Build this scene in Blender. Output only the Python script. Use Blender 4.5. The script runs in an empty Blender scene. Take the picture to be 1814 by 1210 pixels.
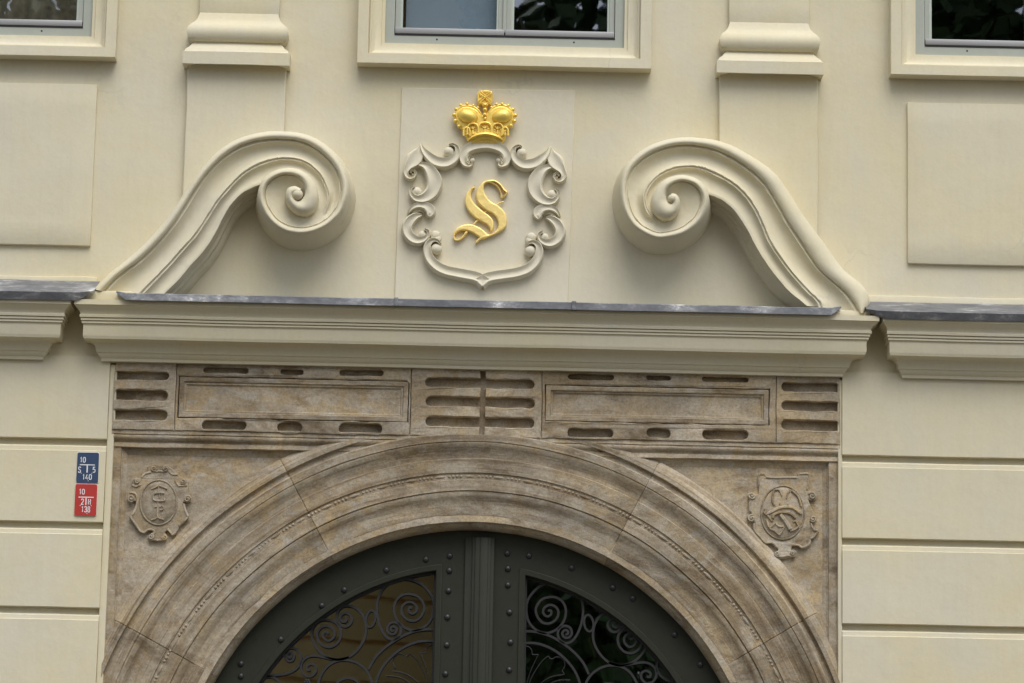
import bpy, bmesh, math, random
from math import radians, sin, cos, tan, pi, hypot, atan2, degrees, sqrt
from mathutils import Vector, noise
random.seed(7)
scene = bpy.context.scene
COL = scene.collection

# ------------------------------------------------------------------ camera
DIST, YAW, ROLL, ZC, ZCAM, PPM = 17.0, 0.3, 1.15, 5.0, 1.6, 330.0
CPOS = Vector((-DIST * tan(radians(YAW)), -DIST, ZCAM))
_f = Vector((0, 0, ZC)) - CPOS
CDIST = _f.length
_f.normalize()
_r = _f.cross(Vector((0, 0, 1))).normalized()
_u = _r.cross(_f)
_a = radians(ROLL)
R_ = _r * cos(_a) + _u * sin(_a)
U_ = -_r * sin(_a) + _u * cos(_a)
FPX = PPM * CDIST
cd = bpy.data.cameras.new('camera')
cam = bpy.data.objects.new('camera', cd)
COL.objects.link(cam)
from mathutils import Matrix
m = Matrix((R_, U_, -_f)).transposed().to_4x4()
m.translation = CPOS
cam.matrix_world = m
cd.sensor_width = 36.0
cd.lens = FPX / 1814.0 * 36.0
cd.clip_start = 0.5
cd.clip_end = 300
scene.camera = cam

# ------------------------------------------------------------------ light
SUN_EL, SUN_AZ = 60.0, 14.0       # azimuth to the right of the facade normal
world = bpy.data.worlds.new('World')
scene.world = world
world.use_nodes = True
wn = world.node_tree.nodes
wl = world.node_tree.links
sky = wn.new('ShaderNodeTexSky')
sky.sky_type = 'NISHITA'
sky.sun_disc = False
sky.sun_elevation = radians(SUN_EL)
sky.sun_rotation = radians(180 - SUN_AZ)
sky.air_density = 1.0
sky.dust_density = 2.5
sky.ozone_density = 1.0
hsv = wn.new('ShaderNodeHueSaturation')
hsv.inputs['Saturation'].default_value = 0.62
wl.new(sky.outputs[0], hsv.inputs['Color'])
wl.new(hsv.outputs[0], wn['Background'].inputs[0])
wn['Background'].inputs[1].default_value = 0.135
sl = bpy.data.lights.new('sun', 'SUN')
sl.energy = 1.5
sl.angle = radians(46)
sl.color = (1.0, 1.0, 1.02)
sun = bpy.data.objects.new('sun', sl)
COL.objects.link(sun)
sd = Vector((sin(radians(SUN_AZ)) * cos(radians(SUN_EL)), -cos(radians(SUN_AZ)) * cos(radians(SUN_EL)), sin(radians(SUN_EL))))
sun.rotation_euler = sd.to_track_quat('Z', 'Y').to_euler()
sun.location = sd * 30
scene.view_settings.view_transform = 'Standard'
scene.view_settings.look = 'None'
scene.view_settings.gamma = 1
scene.view_settings.use_curve_mapping = False
scene.view_settings.exposure = 0.42
scene.render.engine = 'CYCLES'


# ------------------------------------------------------------------ helpers
def at(x, y, d=0.0):
    """facade coordinates (X, Z) of a measured point that stands d metres proud of the upper wall"""
    v = _f * FPX + R_ * (x - 907.0) - U_ * (y - 605.0)
    t = (-d - CPOS.y) / v.y
    p = CPOS + v * t
    return p.x, p.z


def zat(y, d=0.0, x=850):
    return at(x, y, d)[1]


def xat(x, d=0.0, y=605):
    return at(x, y, d)[0]


def tag(o, label=None, cat=None, group=None, kind=None):
    if label: o['label'] = label
    if cat: o['category'] = cat
    if group: o['group'] = group
    if kind: o['kind'] = kind
    return o


def empty(name, loc=(0, 0, 0), rz=0):
    o = bpy.data.objects.new(name, None)
    o.empty_display_size = 0.2
    COL.objects.link(o)
    o.location = loc
    o.rotation_euler = (0, 0, rz)
    return o


def wob(v, amp=0.0015, fr=3.0):
    n = noise.noise_vector(Vector(v) * fr)
    n2 = noise.noise_vector(Vector(v) * fr * 5.3)
    return Vector(v) + n * amp + n2 * amp * 0.35


def link(name, verts, faces, mat, parent=None, smooth=35, w=0.0, fr=3.0, bevel=0.0, seg=2):
    if w:
        verts = [wob(v, w, fr) for v in verts]
    me = bpy.data.meshes.new(name)
    me.from_pydata([tuple(v) for v in verts], [], faces)
    bm = bmesh.new()
    bm.from_mesh(me)
    bmesh.ops.remove_doubles(bm, verts=bm.verts, dist=1e-5)
    bmesh.ops.recalc_face_normals(bm, faces=bm.faces)
    if bevel:
        ed = [e for e in bm.edges if len(e.link_faces) == 2 and e.calc_face_angle(0) > radians(40)]
        bmesh.ops.bevel(bm, geom=ed, offset=bevel, segments=seg, affect='EDGES', profile=0.5, clamp_overlap=True)
    bm.to_mesh(me)
    bm.free()
    return finish(name, me, mat, parent, smooth)


def finish(name, me, mat, parent, smooth=35):
    me.materials.clear()
    me.materials.append(mat)
    if smooth:
        me.shade_smooth()
        me.set_sharp_from_angle(angle=radians(smooth))
    o = bpy.data.objects.new(name, me)
    COL.objects.link(o)
    if parent:
        o.parent = parent
    return o


class MB:
    def __init__(s):
        s.v = []
        s.f = []

    def add(s, v, f):
        n = len(s.v)
        s.v += [Vector(p) for p in v]
        s.f += [tuple(i + n for i in q) for q in f]

    def grid(s, rows, closed_u=False, closed_v=False):
        nu, nv = len(rows), len(rows[0])
        v = [p for r in rows for p in r]
        f = []
        for i in range(nu if closed_u else nu - 1):
            for j in range(nv if closed_v else nv - 1):
                a = i * nv + j
                b = i * nv + (j + 1) % nv
                c = ((i + 1) % nu) * nv + (j + 1) % nv
                d = ((i + 1) % nu) * nv + j
                f.append((a, b, c, d))
        s.add(v, f)

    def cap(s, row):
        s.add(row, [tuple(range(len(row)))])

    def box(s, x0, x1, z0, z1, d0, d1, sub=0):
        nx = max(1, int(abs(x1 - x0) / sub)) if sub else 1
        nz = max(1, int(abs(z1 - z0) / sub)) if sub else 1
        if nx == 1 and nz == 1:
            v = [(x0, -d0, z0), (x1, -d0, z0), (x1, -d1, z0), (x0, -d1, z0), (x0, -d0, z1), (x1, -d0, z1), (x1, -d1, z1), (x0, -d1, z1)]
            s.add(v, [(0, 1, 2, 3), (4, 7, 6, 5), (0, 4, 5, 1), (1, 5, 6, 2), (2, 6, 7, 3), (3, 7, 4, 0)])
            return
        xs = [x0 + (x1 - x0) * i / nx for i in range(nx + 1)]
        zs = [z0 + (z1 - z0) * i / nz for i in range(nz + 1)]
        s.grid([[(x, -d1, z) for x in xs] for z in zs])
        ring = [(x, z0) for x in xs] + [(x1, z) for z in zs[1:]] + [(x, z1) for x in xs[::-1][1:]] + [(x0, z) for z in zs[::-1][1:-1]]
        s.grid([[(x, -d1, z) for x, z in ring], [(x, -d0, z) for x, z in ring]], closed_v=True)
        s.cap([(x, -d0, z) for x, z in ring])

    def ball(s, c, r, sy=1.0, sx=1.0, sz=1.0, seg=12, rings=8):
        rows = []
        for i in range(rings + 1):
            a = pi * i / rings
            rr = max(sin(a), 1e-4)
            rows.append([(c[0] + r * sx * rr * cos(2 * pi * j / seg), c[1] + r * sy * rr * sin(2 * pi * j / seg), c[2] + r * sz * cos(a)) for j in range(seg)])
        s.grid(rows, closed_v=True)

    def tube(s, pts, r, seg=6, square=False):
        """tube or square bar along 3D points, r a number or a list; bars keep two faces in the facade plane"""
        n = len(pts)
        rs = r if isinstance(r, (list, tuple)) else [r] * n
        rows = []
        for i in range(n):
            a = Vector(pts[max(i - 1, 0)])
            b = Vector(pts[min(i + 1, n - 1)])
            t = (b - a)
            if t.length < 1e-9:
                t = Vector((1, 0, 0))
            t.normalize()
            y = Vector((0, -1, 0))
            nn = t.cross(y)
            if nn.length < 1e-3:
                nn = Vector((1, 0, 0))
            nn.normalize()
            y = nn.cross(t).normalized()
            row = []
            for j in range(4 if square else seg):
                ang = 2 * pi * (j + (0.5 if square else 0)) / (4 if square else seg)
                k = 1.35 if square else 1
                row.append(Vector(pts[i]) + (nn * cos(ang) + y * sin(ang)) * rs[i] * k)
            rows.append(row)
        s.grid(rows, closed_v=True)
        s.cap(rows[0])
        s.cap(rows[-1])

    def build(s, name, mat, parent=None, smooth=35, w=0.0, fr=3.0, bevel=0.0, seg=2):
        return link(name, s.v, s.f, mat, parent, smooth, w, fr, bevel, seg)


def box(name, x0, x1, z0, z1, d0, d1, mat, parent=None, bevel=0.004, w=0.0, sub=0, fr=3.0):
    b = MB()
    b.box(x0, x1, z0, z1, d0, d1, sub)
    return b.build(name, mat, parent, w=w, bevel=bevel, fr=fr)


def catmull(P, n=8):
    out = []
    N = len(P)
    for i in range(N - 1):
        p0, p1, p2, p3 = P[max(i - 1, 0)], P[i], P[i + 1], P[min(i + 2, N - 1)]
        for k in range(n):
            t = k / n
            out.append(tuple(0.5 * (2 * b + (c - a) * t + (2 * a - 5 * b + 4 * c - d) * t * t + (3 * b - a - 3 * c + d) * t ** 3) for a, b, c, d in zip(p0, p1, p2, p3)))
    out.append(tuple(P[-1]))
    return out


def fill2d(name, loops, d0, d1, mat, parent=None, bevel=0.002, w=0.0, fr=4.0, smooth=35, sub=0):
    """flat plate with holes between depths d0 and d1, outline loops in (X, Z)"""
    cu = bpy.data.curves.new(name, 'CURVE')
    cu.dimensions = '2D'
    cu.fill_mode = 'BOTH'
    cu.extrude = max((d1 - d0) / 2 - bevel, 0.0001)
    cu.bevel_depth = bevel
    cu.bevel_resolution = 1
    cu.offset = -bevel
    for L in loops:
        if sub:
            L2 = []
            for i, p in enumerate(L):
                q = L[(i + 1) % len(L)]
                k = max(1, int(hypot(q[0] - p[0], q[1] - p[1]) / sub))
                L2 += [(p[0] + (q[0] - p[0]) * j / k, p[1] + (q[1] - p[1]) * j / k) for j in range(k)]
            L = L2
        sp = cu.splines.new('POLY')
        sp.points.add(len(L) - 1)
        for i, p in enumerate(L):
            sp.points[i].co = (p[0], p[1], 0, 1)
        sp.use_cyclic_u = True
    ob = bpy.data.objects.new(name, cu)
    COL.objects.link(ob)
    dg = bpy.context.evaluated_depsgraph_get()
    me = bpy.data.meshes.new_from_object(ob.evaluated_get(dg))
    bpy.data.objects.remove(ob)
    bpy.data.curves.remove(cu)
    dm = (d0 + d1) / 2
    for v in me.vertices:
        x, y, z = v.co
        p = Vector((x, -dm - z, y))
        v.co = wob(p, w, fr) if w else p
    me.name = name
    return finish(name, me, mat, parent, smooth)


def rect(x0, x1, z0, z1):
    return [(x0, z0), (x1, z0), (x1, z1), (x0, z1)]


def slot(x0, x1, z0, z1, lr=True, rr=True, n=6):
    """slot outline with round ends"""
    r = abs(z1 - z0) / 2
    zc = (z0 + z1) / 2
    P = []
    if rr:
        P += [(x1 - r + r * sin(a), zc - r * cos(a)) for a in [pi * i / n for i in range(n + 1)]]
    else:
        P += [(x1, z0), (x1, z1)]
    if lr:
        P += [(x0 + r - r * sin(a), zc + r * cos(a)) for a in [pi * i / n for i in range(n + 1)]]
    else:
        P += [(x0, z1), (x0, z0)]
    return P


def arc(R, a0, a1, n=48, c=(-0.183, 2.48)):
    return [(c[0] + R * cos(radians(a0 + (a1 - a0) * i / n)), c[1] + R * sin(radians(a0 + (a1 - a0) * i / n))) for i in range(n + 1)]


# ------------------------------------------------------------------ materials
def new_mat(name):
    mt = bpy.data.materials.new(name)
    mt.use_nodes = True
    nt = mt.node_tree
    return mt, nt.nodes, nt.links, nt.nodes['Principled BSDF']


def ramp(n, l, src, stops, interp='LINEAR'):
    r = n.new('ShaderNodeValToRGB')
    r.color_ramp.interpolation = interp
    e = r.color_ramp.elements
    while len(e) < len(stops):
        e.new(0.5)
    for el, (p, c) in zip(e, stops):
        el.position = p
        el.color = (*c, 1) if len(c) == 3 else c
    l.new(src, r.inputs[0])
    return r.outputs[0]


def noise_tex(n, l, vec, scale, detail=6, rough=0.55, dist=0.0, stretch=None):
    if stretch:
        mp = n.new('ShaderNodeMapping')
        mp.inputs['Scale'].default_value = stretch
        l.new(vec, mp.inputs[0])
        vec = mp.outputs[0]
    t = n.new('ShaderNodeTexNoise')
    t.inputs['Scale'].default_value = scale
    t.inputs['Detail'].default_value = detail
    t.inputs['Roughness'].default_value = rough
    t.inputs['Distortion'].default_value = dist
    l.new(vec, t.inputs['Vector'])
    return t.outputs['Fac']


def mix(n, l, fac, a, b, mode='MIX'):
    x = n.new('ShaderNodeMix')
    x.data_type = 'RGBA'
    x.blend_type = mode
    if isinstance(fac, (int, float)):
        x.inputs[0].default_value = fac
    else:
        l.new(fac, x.inputs[0])
    for k, q in ((6, a), (7, b)):
        if isinstance(q, tuple):
            x.inputs[k].default_value = (*q, 1)
        else:
            l.new(q, x.inputs[k])
    return x.outputs[2]


def bump(n, l, h, strength, dist, prev=None):
    b = n.new('ShaderNodeBump')
    b.inputs['Strength'].default_value = strength
    b.inputs['Distance'].default_value = dist
    l.new(h, b.inputs['Height'])
    if prev:
        l.new(prev, b.inputs['Normal'])
    return b.outputs[0]


def stucco(name, base, warm, grey, streak=1.0):
    mt, n, l, p = new_mat(name)
    g = n.new('ShaderNodeNewGeometry').outputs['Position']
    big = noise_tex(n, l, g, 0.9, 4, 0.6, 0.6)
    col = mix(n, l, ramp(n, l, big, [(0.35, (0, 0, 0)), (0.68, (1, 1, 1))]), base, warm)
    mid = noise_tex(n, l, g, 2.3, 5, 0.6, 0.4, (1, 1, 0.7))
    col = mix(n, l, ramp(n, l, mid, [(0.45, (0, 0, 0)), (0.75, (0.7, 0.7, 0.7))]), col, grey)
    st = noise_tex(n, l, g, 9, 5, 0.7, 0.2, (3.2, 1, 0.28))
    col = mix(n, l, ramp(n, l, st, [(0.3, (0.93, 0.92, 0.90)), (0.55, (1, 1, 1)), (0.8, (1.03, 1.03, 1.03))]), col, col)
    mul = n.new('ShaderNodeMix'); mul.data_type = 'RGBA'; mul.blend_type = 'MULTIPLY'; mul.inputs[0].default_value = streak
    l.new(col, mul.inputs[6])
    l.new(ramp(n, l, st, [(0.3, (0.94, 0.93, 0.91)), (0.55, (1, 1, 1)), (0.8, (1.02, 1.02, 1.02))]), mul.inputs[7])
    fine = noise_tex(n, l, g, 55, 4, 0.7)
    mul2 = n.new('ShaderNodeMix'); mul2.data_type = 'RGBA'; mul2.blend_type = 'MULTIPLY'; mul2.inputs[0].default_value = 1
    l.new(mul.outputs[2], mul2.inputs[6])
    l.new(ramp(n, l, fine, [(0.3, (0.965, 0.96, 0.95)), (0.6, (1.0, 1.0, 1.0))]), mul2.inputs[7])
    # faint hairline cracks and smudges, only here and there
    wv = n.new('ShaderNodeVectorMath'); wv.operation = 'ADD'
    nt_ = n.new('ShaderNodeTexNoise'); nt_.inputs['Scale'].default_value = 2.2; nt_.inputs['Detail'].default_value = 6
    l.new(g, nt_.inputs['Vector']); l.new(g, wv.inputs[0]); l.new(nt_.outputs['Color'], wv.inputs[1])
    vc = n.new('ShaderNodeTexVoronoi'); vc.feature = 'DISTANCE_TO_EDGE'; vc.inputs['Scale'].default_value = 0.8
    l.new(wv.outputs[0], vc.inputs['Vector'])
    ck = ramp(n, l, vc.outputs['Distance'], [(0.0, (1, 1, 1)), (0.006, (0, 0, 0))])
    mk = ramp(n, l, noise_tex(n, l, g, 1.3, 3, 0.5), [(0.54, (0, 0, 0)), (0.66, (1, 1, 1))])
    cm = n.new('ShaderNodeMath'); cm.operation = 'MULTIPLY'; l.new(ck, cm.inputs[0]); l.new(mk, cm.inputs[1])
    c3 = mix(n, l, cm.outputs[0], mul2.outputs[2], tuple(c * 0.84 for c in base))
    sm = noise_tex(n, l, g, 3.4, 6, 0.7, 1.2, (1, 1, 0.45))
    c3 = mix(n, l, ramp(n, l, sm, [(0.60, (0, 0, 0)), (0.74, (0.35, 0.35, 0.35))]), c3, tuple(c * 0.86 for c in base))
    l.new(c3, p.inputs['Base Color'])
    p.inputs['Roughness'].default_value = 0.9
    p.inputs['Specular IOR Level'].default_value = 0.2
    nb = bump(n, l, noise_tex(n, l, g, 6, 4, 0.6, 0, (1, 1, 1)), 0.35, 0.012)
    nb = bump(n, l, noise_tex(n, l, g, 38, 5, 0.7, 0, (1.2, 1, 0.8)), 0.10, 0.0014, nb)
    nb = bump(n, l, noise_tex(n, l, g, 150, 4, 0.6), 0.16, 0.0006, nb)
    l.new(nb, p.inputs['Normal'])
    return mt


M = {}
M['stucco'] = stucco('cream_stucco', (0.680, 0.625, 0.462), (0.680, 0.603, 0.385), (0.625, 0.583, 0.462), 0.4)
M['ornament'] = stucco('grey_cream_stucco', (0.685, 0.632, 0.482), (0.675, 0.616, 0.445), (0.65, 0.603, 0.475), 0.3)


def stone(name, uvstreak=False, tone=1.0):
    mt, n, l, p = new_mat(name)
    g = n.new('ShaderNodeNewGeometry').outputs['Position']
    oi = n.new('ShaderNodeObjectInfo').outputs['Random']
    add = n.new('ShaderNodeVectorMath'); add.operation = 'ADD'
    cmb = n.new('ShaderNodeCombineXYZ')
    ml = n.new('ShaderNodeMath'); ml.operation = 'MULTIPLY'; ml.inputs[1].default_value = 3.0
    l.new(oi, ml.inputs[0]); l.new(ml.outputs[0], cmb.inputs[1])
    l.new(g, add.inputs[0]); l.new(cmb.outputs[0], add.inputs[1])
    v = add.outputs[0]
    T = lambda c: (c[0] * tone * 1.00, c[1] * tone * 1.00, c[2] * tone * 0.99)
    big = noise_tex(n, l, v, 1.7, 6, 0.62, 1.2)
    col = ramp(n, l, big, [(0.30, T((0.29, 0.23, 0.155))), (0.40, T((0.36, 0.29, 0.185))), (0.47, T((0.42, 0.365, 0.28))), (0.54, T((0.39, 0.335, 0.245))), (0.61, T((0.41, 0.33, 0.21))), (0.72, T((0.37, 0.325, 0.25)))])
    def msk(sc_, a, b_, fac, k=0.0):
        t = ramp(n, l, noise_tex(n, l, v, sc_, 3, 0.5, 0.6, (1, 1 + k, 1.3)), [(a, (0, 0, 0)), (b_, (1, 1, 1))])
        mm = n.new('ShaderNodeMath'); mm.operation = 'MULTIPLY'
        l.new(t, mm.inputs[0]); l.new(fac, mm.inputs[1])
        return mm.outputs[0]
    # ochre flakes
    oc = noise_tex(n, l, v, 7.0, 7, 0.7, 1.5)
    col = mix(n, l, msk(1.6, .45, .62, ramp(n, l, oc, [(0.46, (0, 0, 0)), (0.58, (0.85, 0.85, 0.85))])), col, T((0.42, 0.315, 0.17)))
    # grey-blue lichen bloom
    gb = noise_tex(n, l, v, 4.5, 8, 0.72, 2.0, (1, 1, 1.6))
    col = mix(n, l, msk(1.9, .40, .58, ramp(n, l, gb, [(0.50, (0, 0, 0)), (0.58, (0.85, 0.85, 0.85))]), .7), col, T((0.43, 0.395, 0.33)))
    # brown grime in patches
    gr = noise_tex(n, l, v, 2.6, 8, 0.7, 1.0, (1, 1, 2.2))
    col = mix(n, l, ramp(n, l, gr, [(0.53, (0, 0, 0)), (0.66, (0.75, 0.75, 0.75))]), col, T((0.18, 0.13, 0.075)))
    if uvstreak:
        uv = n.new('ShaderNodeUVMap'); uv.uv_map = 'UVMap'
        s1 = noise_tex(n, l, uv.outputs[0], 1.0, 8, 0.68, 0.4, (1.4, 34, 1))
        col = mix(n, l, ramp(n, l, s1, [(0.50, (0, 0, 0)), (0.64, (0.75, 0.75, 0.75))]), col, T((0.19, 0.135, 0.08)))
        s2 = noise_tex(n, l, uv.outputs[0], 1.0, 8, 0.7, 0.3, (3.0, 85, 1))
        col = mix(n, l, ramp(n, l, s2, [(0.56, (0, 0, 0)), (0.66, (0.55, 0.55, 0.55))]), col, T((0.56, 0.49, 0.38)))
        s3 = noise_tex(n, l, uv.outputs[0], 1.0, 5, 0.6, 0.0, (0.7, 11, 1))
        col = mix(n, l, ramp(n, l, s3, [(0.50, (0, 0, 0)), (0.70, (0.6, 0.6, 0.6))]), col, T((0.22, 0.165, 0.10)))
    # pale scratches and chips
    sc = noise_tex(n, l, v, 26, 7, 0.75, 0.8, (0.35, 1, 1.7))
    col = mix(n, l, ramp(n, l, sc, [(0.62, (0, 0, 0)), (0.68, (0.55, 0.55, 0.55))]), col, T((0.60, 0.53, 0.42)))
    fi = noise_tex(n, l, v, 75, 5, 0.75)
    mu = n.new('ShaderNodeMix'); mu.data_type = 'RGBA'; mu.blend_type = 'MULTIPLY'; mu.inputs[0].default_value = 1
    l.new(col, mu.inputs[6])
    l.new(ramp(n, l, fi, [(0.34, (0.77, 0.75, 0.71)), (0.5, (0.99, 0.99, 0.99)), (0.66, (1.15, 1.15, 1.15))]), mu.inputs[7])
    # slow weathering stains and a tone of its own for every block
    st = noise_tex(n, l, v, 1.15, 7, 0.68, 1.6, (1, 1, 1.25))
    c2 = mix(n, l, 1.0, mu.outputs[2], ramp(n, l, st, [(0.32, (0.56, 0.52, 0.47)), (0.43, (0.86, 0.84, 0.81)), (0.53, (1.03, 1.02, 1.01)), (0.64, (1.26, 1.23, 1.17))]), 'MULTIPLY')
    c2 = mix(n, l, 1.0, c2, ramp(n, l, oi, [(0.0, (0.97, 0.965, 0.96) if uvstreak else (0.90, 0.885, 0.87)), (1.0, (1.02, 1.02, 1.02) if uvstreak else (1.07, 1.06, 1.05))]), 'MULTIPLY')
    l.new(c2, p.inputs['Base Color'])
    p.inputs['Roughness'].default_value = 0.88
    p.inputs['Specular IOR Level'].default_value = 0.25
    nb = bump(n, l, noise_tex(n, l, v, 9, 6, 0.65, 0.1), 0.45, 0.014)
    nb = bump(n, l, noise_tex(n, l, v, 38, 7, 0.75, 0.1), 0.85, 0.005, nb)
    # little pits
    vo = n.new('ShaderNodeTexVoronoi'); vo.inputs['Scale'].default_value = 38
    l.new(v, vo.inputs['Vector'])
    nb = bump(n, l, ramp(n, l, vo.outputs['Distance'], [(0.0, (0, 0, 0)), (0.16, (1, 1, 1))]), 0.45, 0.003, nb)
    l.new(nb, p.inputs['Normal'])
    return mt


M['stone'] = stone('weathered_sandstone')
M['stone_arch'] = stone('weathered_arch_sandstone', True, 1.0)


def simple(name, col, rough=0.6, metal=0.0, bscale=0, bdist=0.002, var=0.0, spec=0.5):
    mt, n, l, p = new_mat(name)
    p.inputs['Base Color'].default_value = (*col, 1)
    p.inputs['Roughness'].default_value = rough
    p.inputs['Metallic'].default_value = metal
    p.inputs['Specular IOR Level'].default_value = spec
    g = n.new('ShaderNodeNewGeometry').outputs['Position']
    if var:
        f = noise_tex(n, l, g, 12, 6, 0.7, 0.5)
        l.new(ramp(n, l, f, [(0.3, tuple(c * (1 - var) for c in col)), (0.7, tuple(min(c * (1 + var), 1) for c in col))]), p.inputs['Base Color'])
    if bscale:
        l.new(bump(n, l, noise_tex(n, l, g, bscale, 5, 0.6), 0.5, bdist), p.inputs['Normal'])
    return mt


def gold(name, rough, col=(1.0, 0.72, 0.15)):
    mt, n, l, p = new_mat(name)
    g = n.new('ShaderNodeNewGeometry').outputs['Position']
    f = noise_tex(n, l, g, 30, 6, 0.7, 0.4)
    l.new(ramp(n, l, f, [(0.3, tuple(c * 0.82 for c in col)), (0.6, col), (0.75, (0.98, 0.74, 0.33))]), p.inputs['Base Color'])
    p.inputs['Metallic'].default_value = 0.42
    l.new(ramp(n, l, f, [(0.3, (rough + .1,) * 3), (0.7, (rough - .05,) * 3)]), p.inputs['Roughness'])
    nb = bump(n, l, noise_tex(n, l, g, 60, 4, 0.6), 0.5, 0.0025)
    nb = bump(n, l, noise_tex(n, l, g, 260, 4, 0.7), 0.4, 0.0008, nb)
    l.new(nb, p.inputs['Normal'])
    return mt


M['gold'] = gold('gilding', 0.36)
M['gold_flat'] = gold('flat_gilding', 0.48, (1.0, 0.76, 0.26))


def zinc():
    mt, n, l, p = new_mat('weathered_zinc')
    g = n.new('ShaderNodeNewGeometry').outputs['Position']
    f = noise_tex(n, l, g, 7, 9, 0.75, 0.1, (0.6, 1, 1.1))
    l.new(ramp(n, l, f, [(0.36, (0.11, 0.115, 0.125)), (0.51, (0.18, 0.185, 0.19)), (0.59, (0.34, 0.34, 0.335)), (0.65, (0.72, 0.71, 0.68))]), p.inputs['Base Color'])
    p.inputs['Metallic'].default_value = 0.25
    p.inputs['Roughness'].default_value = 0.55
    l.new(bump(n, l, noise_tex(n, l, g, 14, 5, 0.6), 0.5, 0.004), p.inputs['Normal'])
    return mt


M['zinc'] = zinc()
M['blind'] = simple('roller_blind', (0.36, 0.42, 0.52), 0.9, 0, 200, 0.0005, 0.03)
M['curtain'] = simple('brown_curtain', (0.20, 0.155, 0.11), 0.9, 0, 6, 0.05, 0.3)
M['frame'] = simple('grey_green_paint', (0.37, 0.39, 0.325), 0.45, 0, 90, 0.0006, 0.04)
M['bead'] = simple('pale_green_paint', (0.48, 0.52, 0.44), 0.45)
M['drip'] = simple('anodised_strip', (0.31, 0.31, 0.30), 0.45, 0.2)
M['black'] = simple('black_seal', (0.012, 0.010, 0.012), 0.7)
M['gate'] = simple('dark_green_gate_paint', (0.022, 0.0235, 0.0125), 0.6, 0, 30, 0.0015, 0.12, 0.3)
M['iron'] = simple('wrought_iron', (0.020, 0.019, 0.018), 0.6, 0.1, 120, 0.001, 0.1)
M['rivet'] = simple('rivet_paint', (0.020, 0.022, 0.020), 0.4)
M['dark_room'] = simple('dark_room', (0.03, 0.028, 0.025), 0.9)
M['blue'] = simple('blue_enamel', (0.040, 0.068, 0.13), 0.35, 0, 60, 0.0006, 0.12)
M['red'] = simple('red_enamel', (0.47, 0.045, 0.035), 0.35, 0, 60, 0.0006, 0.08)
M['white'] = simple('white_enamel', (0.78, 0.78, 0.76), 0.4)
M['street'] = simple('cobbled_street', (0.10, 0.085, 0.065), 0.9, 0, 8, 0.02, 0.25)
M['pavement'] = simple('granite_pavement', (0.16, 0.15, 0.13), 0.9, 0, 20, 0.01, 0.15)
M['leaf'] = simple('tree_leaf', (0.07, 0.12, 0.035), 0.6, 0, 0, 0, 0.35)
M['bark'] = simple('tree_bark', (0.10, 0.08, 0.06), 0.9, 0, 20, 0.02, 0.2)
M['house'] = simple('ochre_render', (0.85, 0.60, 0.25), 0.9, 0, 12, 0.01, 0.06)
M['roof'] = simple('red_roof', (0.30, 0.11, 0.07), 0.85, 0, 30, 0.02, 0.2)


def glass(name, refl, wave=0.004):
    mt = bpy.data.materials.new(name)
    mt.use_nodes = True
    n, l = mt.node_tree.nodes, mt.node_tree.links
    n.remove(n['Principled BSDF'])
    out = n['Material Output']
    tr = n.new('ShaderNodeBsdfTransparent'); tr.inputs[0].default_value = (0.75, 0.8, 0.78, 1)
    gl = n.new('ShaderNodeBsdfGlossy'); gl.inputs['Roughness'].default_value = 0.012
    gl.inputs[0].default_value = (0.95, 0.97, 1.0, 1)
    mx = n.new('ShaderNodeMixShader')
    mx.inputs[0].default_value = refl
    l.new(tr.outputs[0], mx.inputs[1]); l.new(gl.outputs[0], mx.inputs[2]); l.new(mx.outputs[0], out.inputs[0])
    g = n.new('ShaderNodeNewGeometry').outputs['Position']
    l.new(bump(n, l, noise_tex(n, l, g, 2.2, 2, 0.5), 0.35, wave), gl.inputs['Normal'])
    return mt


M['glass'] = glass('old_window_glass', 0.22, 0.0035)
M['gate_glass'] = glass('gate_glass', 0.42, 0.0012)

# ------------------------------------------------------------------ the ground
b = MB(); b.add([(-60, -60, 0), (60, -60, 0), (60, 20, 0), (-60, 20, 0)], [(0, 1, 2, 3)])
tag(b.build('street', M['street'], smooth=0), kind='structure')
b = MB(); b.box(-20, 20, 0.004, 0.14, 0.12, 2.2)
tag(b.build('pavement', M['pavement'], bevel=0.02), kind='structure')

# ------------------------------------------------------------------ the building
BLD = empty('building', (0, 0, 0))
tag(BLD, 'cream stuccoed house front with pilasters, moulded cornices and banded lower wall', 'building')
S = M['stucco']
WX = (-2.986, -0.074, 2.831)       # window axes
WOP = (-0.66, 0.66)                # wall opening half width
Z_SILL = zat(83, 0.0)
XMIN, XMAX = -5.6, 5.4
holes = [rect(wx - 0.655, wx + 0.655, Z_SILL - 0.01, 8.45) for wx in WX]
fill2d('wall', [rect(XMIN, XMAX, 4.7, 9.6)] + holes, -0.30, 0.0, S, BLD, bevel=0.003)
# lower wall backing with the gateway cut out
gw = [(-0.183 - 1.7, 0.0)] + [(-0.183 - 1.7, 2.48)] + arc(1.7, 180, 0, 40) + [(-0.183 + 1.7, 0.0)]
low = [(XMIN, 0.0)] + gw + [(XMAX, 0.0), (XMAX, 4.9), (XMIN, 4.9)]
fill2d('wall', [low], -0.40, -0.05, S, BLD, bevel=0.003)

# grooved courses of the lower wall
DB = 0.062
PXL, PXR = -2.118, 1.756          # portal edges
gt = [4.422, 3.975, 3.52, 3.07, 2.62, 2.17, 1.72, 1.27, 0.82]   # groove tops (block undersides)
gt = [z - 0.062 * (z - 1.6) / 17 for z in gt]
GH, CH = 0.034, 0.032


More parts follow.
